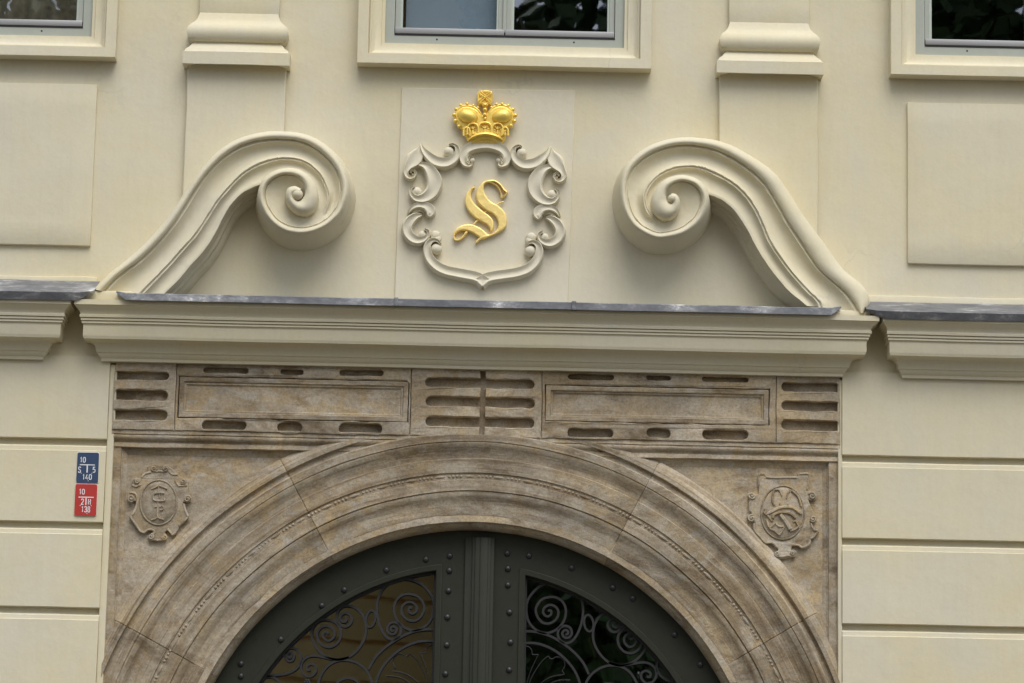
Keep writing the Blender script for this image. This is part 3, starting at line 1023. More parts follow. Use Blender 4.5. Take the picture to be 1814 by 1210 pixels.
sy2 = [([(410, 640), (420, 600), (480, 578), (560, 572), (630, 590), (690, 640)], .008, .030), ([(300, 560), (330, 590), (400, 560), (480, 520), (570, 505), (660, 520), (720, 560), (760, 590)], .0085, .028),
       ([(430, 290), (408, 350), (405, 440), (430, 490)], .006, .027), ([(440, 290), (490, 300), (520, 370)], .0045, .026), ([(620, 290), (590, 340), (575, 400)], .0045, .026), ([(640, 300), (720, 380), (760, 500)], .006, .026),
       ([(500, 600), (560, 680), (620, 780)], .012, .028), ([(620, 800), (680, 780), (725, 745)], .006, .026), ([(725, 745), (690, 680), (655, 690)], .006, .026), ([(440, 700), (400, 740), (370, 765), (430, 800), (490, 850)], .006, .026), ([(490, 850), (530, 790), (550, 745)], .005, .026),
       ([(440, 700), (480, 740), (545, 745)], .005, .026), ([(340, 600), (400, 680)], .007, .026), ([(330, 660), (360, 750)], .006, .026), ([(490, 460), (500, 462)], .008, .03), ([(590, 470), (600, 472)], .008, .03), ([(320, 530), (325, 580)], .011, .028), ([(745, 560), (755, 590)], .009, .028)]
crest((1310, 825), 6.916, o2, (530, 575, 265, 330), [(150, 365, 44), (150, 645, 44), (890, 370, 46), (900, 650, 38), (462, 1080, 30), (655, 1070, 32)], sy2,
      'oval crest with horned crown and crossed beams in the right spandrel',
      [[(236, 240), (236, 160), (240, 110)], [(250, 105), (310, 105)], [(730, 100), (840, 100), (845, 180), (825, 290)], [(320, 150), (500, 146), (700, 142)], [(180, 700), (185, 790), (240, 860), (320, 945), (400, 945), (455, 1000)], [(870, 700), (905, 780), (965, 800)], [(965, 805), (900, 880), (862, 892)], [(858, 900), (855, 960), (775, 1005), (720, 975), (650, 975)],
       [(470, 1115), (560, 1110), (670, 1110)], [(125, 440), (130, 560)]])

# ------------------------------------------------------------------ gate
GATE = empty('entrance_gate', (0, 0, 0))
tag(GATE, 'dark green riveted arched double gate with scrolled iron grilles over glass', 'gate')
DG = -0.115
RG = 1.314
mx = -0.141
xl_, xr_ = at(771, 1205, DG)[0], at(924, 1205, DG)[0]


def glazed(k, x_in, R, inset):
    """quarter outline of one leaf's opening"""
    x_in2 = x_in - inset if k < 0 else x_in + inset
    Ri = R - inset
    a_in = math.acos((x_in2 - CX) / Ri)
    P = []
    a_end = pi if k < 0 else 0.0
    for i in range(33):
        a = a_in + (a_end - a_in) * i / 32
        P.append((CX + Ri * cos(a), CZ + Ri * sin(a)))
    P += [(CX + Ri * cos(a_end), 1.3), (x_in2, 1.3)]
    return P


outer = [(CX - 1.62, 0.14)] + arc(1.62, 180, 0, 60) + [(CX + 1.62, 0.14)]
fill2d('gate_frame', [outer, glazed(-1, xl_, RG, 0), glazed(1, xr_, RG, 0)], DG - 0.05, DG, M['gate'], GATE, bevel=0.002, smooth=30)
for k, xi in ((-1, xl_), (1, xr_)):
    fill2d('glazing_moulding', [glazed(k, xi, RG + .026, 0.0) if 0 else glazed(k, xi + (0.022 if k < 0 else -0.022), RG + 0.022, 0), glazed(k, xi, RG, 0.010)], DG - 0.045, DG + 0.010, M['gate'], GATE, bevel=0.004)
    fill2d('glazing_rebate', [glazed(k, xi, RG, 0.003), glazed(k, xi, RG, 0.020)], DG - 0.06, DG - 0.030, M['iron'], GATE, bevel=0.003)
    P = glazed(k, xi, RG, -0.02)
    mb = MB(); mb.cap([(x, -(DG - 0.062), z) for x, z in P])
    pane = mb.build('pane', M['gate_glass'], GATE, smooth=0)
# centre cover strip: stepped moulding
zt_m = at(860, 953, DG)[1]
for x0, x1, d in ((820, 873, 0.014), (833, 872, 0.030), (838, 866, 0.042), (847, 861, 0.050)):
    box('cover_strip', at(x0, 1150, DG)[0], at(x1, 1150, DG)[0], 0.16, zt_m - (d - .014) * .1, DG - 0.002, DG + d, M['gate'], GATE, bevel=0.004)
xs_ = at(862, 940, DG)[0]
box('leaf_joint', xs_ - 0.002, xs_ + 0.002, zt_m, 4.09, DG - 0.001, DG + 0.001, M['black'], GATE, bevel=0)
riv = [(796.7, 985), (796, 1011), (794.4, 1046.8), (792.5, 1093.5), (791.4, 1142.8), (789, 1194), (898.5, 980.4), (899.6, 1007.5), (899.6, 1036.6), (902.6, 1085), (904.2, 1138), (902, 1187),
       (754.3, 991), (684.5, 1010), (609.7, 1045), (570, 1073), (497.5, 1133), (426.7, 1176), (426.7, 1198), (937, 984.5), (1012.7, 1006), (1085.5, 1041), (1121, 1060), (1195, 1124.5), (1241, 1177.5)]
rb = MB(); rb.ball((0, 0, 0), 0.0165, 0.75, seg=14, rings=9)
r0 = rb.build('rivet', M['rivet'], GATE, smooth=60)
for i, (x, y) in enumerate(riv):
    o = r0 if i == 0 else r0.copy()
    if i:
        COL.objects.link(o); o.parent = GATE
    p = at(x, y, DG)
    o.location = (p[0], -DG, p[1])

# iron scrollwork: traced on the left leaf, mirrored to the right one
DI = DG - 0.038
def spiral(cx, cy, r0, r1, a0, turns, n=26):
    """spiral from centre outwards, zoomed units, y down; positive turns run clockwise on screen"""
    return [(cx + (r0 + (r1 - r0) * t) * cos(radians(a0 + 360 * turns * t)), cy + (r0 + (r1 - r0) * t) * sin(radians(a0 + 360 * turns * t))) for t in [i / n for i in range(n + 1)]]


LEFT = [
    # big scroll near the stile: small inner volute, sweep over the top, long spiral
    spiral(1290, 682, 7, 50, 60, 1.333, 16)[:-1] + [(1240, 675), (1255, 635), (1300, 617), (1350, 642), (1364, 695), (1338, 750), (1282, 772), (1222, 738), (1172, 640), (1148, 520), (1160, 400), (1220, 295), (1320, 240), (1430, 233), (1550, 280), (1635, 380), (1655, 480), (1630, 590), (1560, 665), (1470, 690), (1380, 655), (1318, 580), (1300, 490), (1325, 415), (1385, 370), (1460, 368), (1530, 400), (1570, 475), (1550, 550), (1495, 600), (1425, 595), (1375, 545), (1370, 485), (1405, 445), (1455, 438), (1498, 470), (1500, 515), (1465, 540), (1432, 520), (1435, 487), (1462, 490)],
    # second scroll
    spiral(860, 585, 8, 62, -60, 1.167, 14)[:-1] + [(924, 592), (905, 635), (860, 656), (808, 628), (786, 565), (810, 500), (870, 468), (950, 485), (1015, 545), (1048, 640), (1040, 750), (985, 850), (900, 925), (800, 950), (700, 925), (620, 860), (572, 770), (570, 680), (620, 612), (700, 592), (780, 620), (825, 690), (815, 770), (760, 828), (690, 835), (630, 790), (615, 715), (650, 662), (710, 650), (765, 690), (765, 745), (720, 782), (680, 765), (665, 725), (690, 700), (718, 720)],
    # third small scroll hanging from the rim, running to the lower corner
    spiral(372, 915, 7, 36, -60, 1.167, 12)[:-1] + [(408, 922), (392, 958), (355, 962), (325, 930), (320, 882), (360, 850), (420, 852), (465, 905), (465, 970), (425, 1032), (340, 1075), (220, 1092), (110, 1110), (50, 1160), (0, 1240)],
    # fourth scroll branching from the second
    [(900, 930), (800, 952), (700, 935), (600, 915), (530, 925), (480, 970), (470, 1030), (500, 1085), (555, 1100), (600, 1060), (600, 1010), (560, 988), (522, 1010), (528, 1042), (555, 1040)],
    # circle below
    [(620, 1260), (625, 1160), (655, 1075), (710, 1005), (785, 962), (870, 953), (960, 975), (1040, 1032), (1090, 1110), (1105, 1200), (1090, 1290)],
    [(770, 1250), (785, 1170), (830, 1128), (890, 1115), (950, 1130), (985, 1170), (1000, 1240)],
    # arcs springing from the stile
    [(1670, 683), (1590, 680), (1480, 698), (1360, 748), (1230, 835), (1130, 935), (1072, 1040)],
    [(1670, 788), (1580, 782), (1480, 800), (1370, 850), (1270, 930), (1190, 1030), (1140, 1150), (1120, 1280)],
    # lower left circle
    [(40, 1300), (60, 1200), (110, 1130), (180, 1102), (250, 1125), (295, 1190), (300, 1290)],
]
OV = [(1092 + 42 * cos(2 * pi * i / 20) - 10 * sin(2 * pi * i / 20), 585 + 74 * sin(2 * pi * i / 20)) for i in range(21)]
THIN = [
    [(1655, 808), (1610, 822), (1590, 850), (1585, 885)], [(1585, 885), (1530, 883)], [(1530, 883), (1560, 950), (1595, 1040), (1625, 1160), (1630, 1260)],
    [(1610, 1200), (1590, 1110), (1540, 1010), (1490, 935), (1440, 893)], [(1440, 893), (1420, 915), (1400, 915), (1370, 898), (1330, 900)], [(1330, 900), (1298, 930), (1290, 975), (1312, 1018)], [(1312, 1018), (1288, 1050)],
    [(1288, 1050), (1370, 1065), (1450, 1100), (1540, 1180)], [(1235, 1095), (1320, 1100), (1400, 1130), (1480, 1200)],
]
OG, SG = (440, 980), 5.039
for k in (0, 1):
    def mir(p):
        return (2 * mx - p[0], p[1]) if k else p
    for L in LEFT:
        q = [mir(p) for p in trace(OG, SG, catmull(L, 4), DI)]
        mb = MB(); mb.tube([(x, -DI, z) for x, z in q], 0.0066, square=True)
        mb.build('scroll_bar', M['iron'], GATE, smooth=30)
    q = [mir(p) for p in trace(OG, SG, OV, DI)]
    mb = MB(); mb.tube([(x, -DI, z) for x, z in q], 0.006, square=True); mb.build('link_ring', M['iron'], GATE)
    mb = MB()
    for L in THIN:
        q = [mir(p) for p in trace(OG, SG, catmull(L, 4) if len(L) > 2 else L, DI)]
        mb.tube([(x, -DI, z) for x, z in q], 0.0022, seg=5)
    mb.build('leaf_outline', M['iron'], GATE, smooth=60)
    c = mir(at(OG[0] + 525 / SG, OG[1] + 1155 / SG, DI))
    mb = MB()
    for i in range(6):
        mb.ball((c[0] + .012 * cos(i * pi / 3), -DI - .004, c[1] + .012 * sin(i * pi / 3)), .008, seg=8, rings=6)
    mb.ball((c[0], -DI - .009, c[1]), .007, seg=8, rings=6)
    mb.build('rosette', M['iron'], GATE, smooth=60)
# dark passage behind the gate
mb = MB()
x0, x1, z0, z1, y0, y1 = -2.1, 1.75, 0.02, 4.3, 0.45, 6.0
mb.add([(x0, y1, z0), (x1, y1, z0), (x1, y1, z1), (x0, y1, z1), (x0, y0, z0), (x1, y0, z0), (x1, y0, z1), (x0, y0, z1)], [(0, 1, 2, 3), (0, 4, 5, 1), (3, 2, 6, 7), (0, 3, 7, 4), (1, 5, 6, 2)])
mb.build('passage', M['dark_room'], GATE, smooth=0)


# ------------------------------------------------------------------ volutes
def crossing(o, i, L):
    for (ax_, ay), (bx, by) in zip(L[:-1], L[1:]):
        dx, dy, ex, ey = i[0] - o[0], i[1] - o[1], bx - ax_, by - ay
        den = dx * ey - dy * ex
        if abs(den) < 1e-9: continue
        t = ((ax_ - o[0]) * ey - (ay - o[1]) * ex) / den
        q = ((ax_ - o[0]) * dy - (ay - o[1]) * dx) / den
        if 0 <= t <= 1 and -0.02 <= q <= 1.02: return t
    return None


def volute(org, sc, ST_, label, bulb, ridge):
    """ST_: stations (outer x, y, inner x, y, rim width, ridge position or -1, ridge strength, depth, inner drop depth)"""
    P = catmull(ST_, 6)
    mb_rows = []
    K = 56
    RL = catmull(ridge, 6)
    last = None
    Q = []
    for k, p in enumerate(P):
        if p[6] > 0.02:
            c = crossing((p[0], p[1]), (p[2], p[3]), RL)
            last = c if c is not None else last
            if last is not None: p = p[:5] + (last,) + p[6:]
        Q.append(p)
    for _ in range(2):
        Q = [Q[0]] + [b[:5] + ((a[5] + b[5] * 2 + c[5]) / 4,) + b[6:] for a, b, c in zip(Q[:-2], Q[1:-1], Q[2:])] + [Q[-1]]
    P = Q
    for (ox, oy, ix, iy, rim, rp, rs, dep, drop) in P:
        dep = 0.192 + (dep - 0.215) * 0.62
        w = hypot(ox - ix, oy - iy)
        rf = min(rim / w, 0.999)
        row = []
        # outer side: from the wall forward
        O = at(org[0] + ox / sc, org[1] + oy / sc, dep - .012)
        I = at(org[0] + ix / sc, org[1] + iy / sc, dep - .02)
        nx, nz = O[0] - I[0], O[1] - I[1]
        nl = hypot(nx, nz) or 1
        nx, nz = nx / nl, nz / nl
        for t in (0.0, 0.25, 0.5, 0.72, 0.88):
            fl = 0.034 * (1 - t) ** 1.5 + 0.005 * sin(pi * t)
            row.append((O[0] + nx * fl, -(-0.02 + (dep + 0.008) * t), O[1] + nz * fl))
        for j in range(K + 1):
            s = j / K
            s = s if rf > 0.6 else s
            if s <= rf:
                q = s / rf
                h = 0.026 * sin(pi * (0.06 + 0.90 * q)) ** 0.55 - 0.016 * (1 - q) ** 3
            else:
                u = (s - rf) / max(1 - rf, 1e-3)
                h = -0.005
                if u < 0.06: h = -0.005
                elif u < 0.09: h = 0.001
                else: h = -0.003
                # cove
                h2 = 0.0
                h0 = h
                hb = h0 - 0.028 * sin(pi * min(1, u * 0.5)) ** 1.1
                if rs > 0.01:
                    ur = (rp - rf) / (1 - rf)
                    if u < ur - 0.03:
                        h += -0.030 * sin(pi * max(0, (u - 0.1)) / max(ur - 0.13, .01)) ** 0.9 if u > 0.1 and u < ur - 0.03 else 0
                    h2 = rs * (0.016 * math.exp(-abs((u - ur) / 0.032) ** 3) + 0.010 * math.exp(-abs((u - ur - 0.075) / 0.028) ** 3))
                    if u > ur + 0.1:
                        vv = (u - ur - 0.1) / max(1 - ur - 0.1, .01)
                        h += -0.016 * sin(pi * min(vv, 1) ** 0.8) + 0.006 * vv * vv
                    kb = min(rs / 0.6, 1)
                    kb = kb * kb * (3 - 2 * kb)
                    h = (h + h2) * kb + hb * (1 - kb)
                else:
                    h = hb
                h -= drop * 0.6 * max(0, (u - 0.8) / 0.2) ** 2 * 0
            fade = 1.0
            ed = 0.0
            if drop > 0.5 and s > 0.97:
                ed = 0.006 * ((s - 0.97) / 0.03)
            x = ox + (ix - ox) * s
            y = oy + (iy - oy) * s
            X, Z = at(org[0] + x / sc, org[1] + y / sc, dep + h)
            dd = dep + h - ed
            row.append((X, -dd, Z))
        # inner side back to the wall
        X, Z = row[-1][0], row[-1][2]
        if drop > 0.5:
            for t, fl in ((0.80, 0.003), (0.62, 0.006), (0.59, 0.020), (0.42, 0.022), (0.39, 0.036), (0.2, 0.042), (0.0, 0.050)):
                row.append((X - nx * fl, -(-0.02 + (dep) * t), Z - nz * fl))
        else:
            for t, fl in ((0.9, 0.0), (0.86, 0.0), (0.82, 0.0), (0.8, 0.0), (0.75, 0.0), (0.7, 0.0), (0.65, 0.0)):
                row.append((X - nx * fl, -(-0.02 + (dep) * t), Z - nz * fl))
        mb_rows.append(row)
    mb = MB()
    mb.grid(mb_rows)
    mb.cap(mb_rows[0])
    V = empty('volute')
    tag(V, label, 'scroll ornament', 'stucco scrolls over the gateway')
    mb.build('scroll_band', S, V, smooth=60, w=0.0024, fr=7)
    c = at(org[0] + bulb[0] / sc, org[1] + bulb[1] / sc, bulb[3])
    mb = MB(); mb.ball((c[0], -(bulb[3] - .01), c[1]), bulb[2] / sc / PPM, 1.1, seg=24, rings=16)
    mb.build('scroll_eye', S, V, smooth=80)
    return V


# outer x, y, inner x, y, rim, ridge pos, ridge strength, depth, drop
VL = [(58, 1062, 470, 1130, 60, .56, .9, .215, 1), (150, 965, 535, 1062, 58, .55, 1, .215, 1), (290, 855, 600, 1000, 56, .55, 1, .215, 1), (415, 740, 680, 905, 54, .55, 1, .215, 1), (515, 622, 760, 815, 52, .56, 1, .215, 1), (600, 500, 830, 715, 50, .56, 1, .215, 1), (680, 380, 885, 605, 48, .57, 1, .218, 1), (765, 268, 935, 520, 46, .60, 1, .220, 1),
      (870, 165, 1005, 445, 46, .63, 1, .222, 1), (990, 92, 1080, 405, 46, .66, 1, .226, 1), (1120, 56, 1170, 370, 46, .67, 1, .232, .8), (1260, 45, 1262, 310, 48, .66, 1, .240, 0), (1400, 60, 1350, 305, 50, .64, 1, .248, 0), (1520, 112, 1420, 335, 54, .62, 1, .256, 0),
      (1612, 190, 1468, 385, 55, .58, 1, .264, 0), (1672, 290, 1482, 440, 50, .53, .9, .272, 0), (1697, 395, 1480, 480, 46, .50, .8, .280, 0), (1685, 492, 1462, 520, 44, .5, .55, .286, 0), (1645, 582, 1435, 552, 44, .45, .25, .292, 0), (1570, 655, 1400, 562, 44, .4, .0, .297, 0),
      (1480, 698, 1375, 560, 44, .4, 0, .302, 0), (1385, 714, 1345, 545, 44, .4, 0, .306, 0), (1285, 696, 1322, 520, 44, .4, 0, .310, 0), (1200, 642, 1308, 490, 42, .4, 0, .315, 0), (1140, 560, 1303, 462, 42, .4, 0, .320, 0), (1112, 465, 1305, 440, 42, .4, 0, .325, 0),
      (1132, 378, 1315, 425, 42, .4, 0, .330, 0), (1188, 318, 1332, 415, 44, .4, 0, .335, 0), (1265, 285, 1350, 412, 46, .4, 0, .340, 0), (1350, 283, 1372, 415, 52, .4, 0, .345, 0), (1420, 315, 1390, 425, 60, .4, 0, .350, 0), (1472, 378, 1402, 442, 72, .4, 0, .355, 0), (1496, 455, 1404, 462, 85, .4, 0, .360, 0),
      (1480, 530, 1392, 482, 97, .4, 0, .362, 0), (1435, 572, 1378, 490, 97, .4, 0, .365, 0), (1375, 572, 1362, 488, 82, .4, 0, .367, 0), (1318, 530, 1350, 480, 58, .4, 0, .370, 0), (1290, 470, 1342, 465, 50, .4, 0, .372, 0), (1303, 415, 1345, 450, 52, .4, 0, .374, 0), (1350, 398, 1358, 440, 42, .4, 0, .376, 0), (1390, 415, 1368, 445, 30, .4, 0, .376, 0)]
VR = [(1640, 1180, 1270, 1130, 30, .72, .9, .225, 1), (1664, 1110, 1215, 1085, 95, .72, .9, .222, 1), (1655, 1045, 1165, 1045, 135, .70, .9, .218, 1), (1605, 982, 1120, 1000, 150, .69, .9, .215, 1), (1500, 895, 1050, 915, 140, .66, 1, .215, 1), (1400, 762, 985, 820, 128, .65, 1, .215, 1), (1320, 652, 935, 735, 118, .65, 1, .215, 1), (1240, 540, 890, 645, 108, .66, 1, .216, 1), (1155, 405, 840, 565, 96, .66, 1, .218, 1), (1080, 300, 795, 505, 88, .66, 1, .220, 1),
      (990, 222, 735, 455, 80, .68, 1, .222, 1), (880, 150, 680, 428, 70, .67, 1, .226, 1), (765, 92, 625, 405, 62, .66, 1, .230, .8), (640, 58, 530, 325, 54, .66, 1, .238, 0), (500, 46, 450, 318, 48, .65, 1, .246, 0), (380, 60, 385, 330, 46, .66, 1, .254, 0), (260, 100, 335, 355, 46, .67, 1, .262, 0), (165, 162, 305, 392, 46, .64, 1, .270, 0), (102, 232, 292, 428, 46, .62, 1, .277, 0),
      (70, 315, 292, 465, 46, .58, 1, .283, 0), (64, 405, 300, 505, 46, .58, .9, .288, 0), (80, 500, 318, 535, 46, .60, .7, .293, 0), (122, 590, 345, 552, 46, .60, .4, .298, 0), (190, 655, 372, 556, 46, .6, .2, .303, 0), (285, 702, 400, 545, 46, .5, 0, .307, 0), (385, 702, 425, 520, 46, .5, 0, .311, 0), (482, 675, 438, 490, 46, .5, 0, .316, 0), (572, 608, 442, 465, 46, .5, 0, .320, 0),
      (622, 530, 440, 450, 46, .5, 0, .325, 0), (640, 445, 434, 438, 46, .5, 0, .330, 0), (617, 370, 425, 428, 46, .5, 0, .335, 0), (570, 322, 412, 422, 46, .5, 0, .340, 0), (500, 295, 398, 424, 48, .5, 0, .345, 0), (430, 293, 388, 430, 55, .5, 0, .350, 0), (350, 322, 378, 436, 68, .5, 0, .355, 0), (300, 380, 372, 445, 80, .5, 0, .360, 0),
      (273, 450, 376, 455, 92, .5, 0, .362, 0), (285, 520, 386, 462, 105, .5, 0, .365, 0), (333, 562, 396, 466, 105, .5, 0, .367, 0), (392, 568, 404, 462, 95, .5, 0, .369, 0), (440, 525, 408, 455, 72, .5, 0, .371, 0), (453, 462, 405, 446, 48, .5, 0, .373, 0), (432, 418, 400, 440, 38, .5, 0, .375, 0), (398, 410, 396, 440, 30, .5, 0, .376, 0)]
volute((150, 220), 3.628, VL, 'left of the two cream stucco scrolls, its foot by the blue plate side, curling right', (1366, 450, 36, .30), [(330, 1110), (370, 1065), (500, 930), (620, 800), (715, 690), (790, 575), (855, 478), (930, 390), (1010, 313), (1115, 248), (1220, 216), (1330, 212), (1430, 240), (1510, 310), (1555, 390), (1575, 460), (1562, 530), (1530, 590)])
volute((1080, 230), 3.628, VR, 'right of the two cream stucco scrolls, with wide pale back, curling left', (402, 440, 28, .302), [(1380, 1130), (1340, 1085), (1250, 995), (1145, 875), (1050, 735), (985, 590), (930, 480), (860, 390), (770, 318), (660, 260), (560, 232), (450, 230), (350, 262), (265, 330), (218, 420), (230, 505), (280, 572), (360, 602), (440, 582)])

# ------------------------------------------------------------------ crest over the gateway
EM = empty('wall_cartouche')
tag(EM, 'pale stucco cartouche of curled scrolls framing the gold letter on its plaque', 'coat of arms')
OR = M['ornament']
OE, SE = (700, 150), 3.2686
ax = at(858.5, 330, .03)[0]
q = [at(712, 155, .012), at(1019, 160, .012), at(1006, 537, .012), at(699, 530, .012)]
q[3] = (q[3][0], 5.18); q[2] = (q[2][0], 5.18)
fill2d('plaque', [q], -0.01, 0.010, OR, EM, bevel=0.003, w=0.002, fr=6, sub=0.08)
DP = 0.010


def ribbon(pts, h=0.044, base=DP, balls=(), name='scroll', scoop=0.26, mirror=True, skew=0.0):
    for k in ((0, 1) if mirror else (0,)):
        P = catmull([(p[0], p[1], p[2], (p[3] if len(p) > 3 else 1.0)) for p in pts], 5)
        C = [(at(OE[0] + p[0] / SE, OE[1] + p[1] / SE, base + h * .6), max(p[2] * 1.22 + 2, 4) / SE / PPM / 2, p[3]) for p in P]
        rows = []
        n = len(C)
        for i in range(n):
            a = C[max(i - 1, 0)][0]; c = C[min(i + 1, n - 1)][0]
            tx, tz = c[0] - a[0], c[1] - a[1]
            tl = hypot(tx, tz) or 1
            nx, nz = -tz / tl, tx / tl
            (X, Z), w, hh = C[i]
            H = h * hh * min(1, 0.45 + w / 0.012)
            row = []
            for s, g in ((-1.12, -0.3), (-1.06, .35), (-.98, .72), (-.84, .95), (-.68, 1.0), (-.5, 1 - scoop * .35), (-.2, 1 - scoop * .8), (.15, 1 - scoop), (.45, 1 - scoop * .8), (.7, 1 - scoop * .3), (.86, .96), (.97, .7), (1.05, .3), (1.10, -.3)):
                row.append((X + nx * w * s, -(base + H * g), Z + nz * w * s))
            rows.append(row)
        mb = MB(); mb.grid(rows); mb.cap(rows[0]); mb.cap(rows[-1])
        for bx, by, r in balls:
            c = at(OE[0] + bx / SE, OE[1] + by / SE, base + h)
            rr = r / SE / PPM
            m2 = MB()
            m2.ball((2 * ax - c[0] if k else c[0], -(base + h * .45), c[1]), rr * .9, min(0.95, (h * .6) / rr), seg=18, rings=12)
            m2.build('scroll_ball', OR, EM, smooth=80, w=0.0008, fr=20)
        if k:
            mb.v = [Vector((2 * ax - v.x, v.y, v.z)) for v in mb.v]
        mb.build(name, OR, EM, smooth=50, w=0.0008, fr=20)


ribbon([(450, 425, 6), (432, 418, 10), (418, 440, 16), (436, 462, 24), (408, 455, 36), (395, 420, 42), (412, 380, 48), (460, 355, 54), (520, 346, 56), (580, 355, 54), (628, 382, 48), (647, 420, 42), (634, 455, 36), (606, 462, 24), (624, 440, 16), (610, 418, 10), (594, 427, 6)], balls=((443, 432, 20), (603, 432, 20)), mirror=False)
ribbon([(147, 336, 4, .5), (160, 372, 22, .8), (190, 412, 42), (235, 445, 54), (290, 455, 54), (335, 435, 48), (360, 400, 34), (358, 365, 20), (335, 348, 12), (312, 352, 8)], balls=((312, 382, 33),))
ribbon([(146, 345, 6, .4), (140, 385, 50, .7), (110, 432, 74, .9), (75, 475, 40), (62, 508, 26), (75, 535, 22), (102, 538, 16), (118, 518, 12), (108, 497, 9), (94, 500, 8), (92, 512, 7)], balls=((102, 512, 9),))
ribbon([(95, 470, 10, .6), (140, 460, 20, .8), (185, 478, 46), (215, 520, 66), (228, 570, 72), (212, 620, 64), (170, 655, 50), (125, 660, 32), (95, 635, 20), (92, 605, 14), (110, 588, 10)], balls=((125, 616, 33),), h=0.048)
ribbon([(74, 742, 6, .6), (100, 712, 22, .9), (140, 698, 32), (180, 705, 44), (202, 728, 50), (200, 750, 36), (196, 766, 8)], balls=((198, 742, 26),), scoop=0.2)
ribbon([(90, 760, 5, .5), (115, 735, 12, .8), (150, 728, 12), (166, 742, 6, .6)], h=0.03)
ribbon([(155, 752, 8, .7), (120, 762, 32), (85, 790, 46), (68, 830, 48), (80, 872, 48), (115, 900, 46), (155, 902, 34), (186, 880, 20), (190, 852, 14), (170, 838, 10)], balls=((158, 864, 27),), h=0.046)
ribbon([(232, 866, 50, .8), (238, 890, 46, .7)], balls=((234, 868, 31), (244, 890, 26)), h=0.03, scoop=0)
ribbon([(262, 925, 8), (245, 905, 14), (215, 902, 22), (190, 925, 32), (186, 965, 40), (203, 1012, 46), (245, 1055, 50), (300, 1080, 52), (370, 1095, 52), (440, 1108, 52), (485, 1122, 54), (506, 1138, 58), (520, 1150, 60, .95)], balls=((238, 946, 37),), h=0.048)

# ---- gilded letter
LT = empty('gilded_letter')
tag(LT, 'gold blackletter S mounted in the middle of the pale stucco cartouche', 'letter')
OL, SL = (790, 305), 8.962
GF = M['gold_flat']


def shape(name, P, d0, d1, mat, par, org=OL, sc=SL, holes=(), bevel=0.005, smooth=40, n=4, w=0.0008):
    loops = [trace(org, sc, catmull(P + [P[0]], n)[:-1], d1)]
    for h in holes:
        loops.append(trace(org, sc, catmull(h + [h[0]], n)[:-1], d1))
    return fill2d(name, loops, d0, d1, mat, par, bevel=bevel, smooth=smooth, w=w, fr=30)


main = [(985, 310), (960, 355), (890, 412), (868, 395), (866, 350), (845, 285), (800, 220), (730, 175), (665, 160), (615, 190), (600, 250), (615, 330), (670, 420), (740, 480), (820, 520), (890, 580), (945, 660), (965, 750), (955, 850), (900, 915), (800, 975), (680, 1025), (590, 1055), (545, 1070), (500, 1110), (478, 1130), (468, 1105), (500, 1065), (530, 1035),
        (470, 990), (400, 950), (330, 925), (250, 928), (190, 945), (150, 980), (140, 1020), (150, 1052), (185, 1060), (230, 1040), (275, 990), (310, 940), (350, 945), (320, 990), (265, 1045), (200, 1078), (150, 1075), (118, 1040), (120, 970), (160, 900), (230, 850), (310, 828), (400, 825), (470, 845), (540, 880), (610, 930), (670, 985),
        (740, 970), (790, 930), (825, 870), (828, 790), (800, 720), (750, 665), (690, 630), (620, 590), (540, 520), (490, 440), (478, 350), (495, 270), (560, 180), (640, 130), (740, 115), (820, 140), (880, 190), (930, 260)]
shape('letter_stroke', main, DP, 0.036, GF, LT, bevel=0.007)
second = [(462, 212), (425, 260), (402, 320), (402, 400), (440, 480), (510, 550), (600, 625), (690, 690), (745, 760), (760, 830), (750, 890), (712, 938), (690, 880), (640, 825), (560, 780), (480, 735), (400, 665), (335, 580), (302, 480), (308, 390), (340, 310), (400, 245)]
shape('letter_stroke', second, DP, 0.036, GF, LT, bevel=0.007)
mb = MB()
for L, r in (([(805, 515), (860, 480), (915, 468)], .0042), ([(610, 640), (675, 600)], .0032), ([(440, 830), (480, 780), (520, 757)], .0042)):
    qq = trace(OL, SL, L, .03)
    mb.tube([(x, -.026, z) for x, z in qq], r, seg=8)
mb.build('hairline', GF, LT, smooth=60)

# ---- gilded crown
CR = empty('gilded_crown')
tag(CR, 'shiny gold crown with pearls and square cross resting on top of the cartouche', 'crown')
OC, SC = (790, 150), 11.0
G = M['gold']


def C3(x, y, d):
    p = at(OC[0] + x / SC, OC[1] + y / SC, d)
    return (p[0], -d, p[1])


u = 1 / SC / PPM
# backing body
shape('cap', [(440, 1130), (340, 900), (230, 790), (170, 640), (190, 510), (290, 420), (400, 395), (520, 420), (620, 470), (700, 560), (760, 560), (860, 470), (960, 410), (1080, 390), (1200, 420), (1310, 510), (1330, 640), (1290, 780), (1190, 880), (1110, 1110), (760, 1120)],
      DP, 0.056, G, CR, OC, SC, bevel=0.014, smooth=60)
for cx, cy, rx, rz, an in ((425, 610, 210, 150, 18), (1095, 610, 205, 150, -14)):
    c = C3(cx, cy, .06)
    rows = []
    for i in range(15):
        th = pi * i / 14
        rr = max(sin(th), 1e-3)
        row = []
        for j in range(28):
            ph = 2 * pi * j / 28
            ex, ey, ez = rx * u * cos(th), 0.040 * rr * sin(ph), rz * u * rr * cos(ph)
            a = -radians(an)
            row.append((c[0] + ex * cos(a) - ez * sin(a), -0.052 + ey, c[2] + ex * sin(a) + ez * cos(a)))
        rows.append(row)
    mb = MB(); mb.grid(rows, closed_v=True); mb.build('cushion', G, CR, smooth=80)
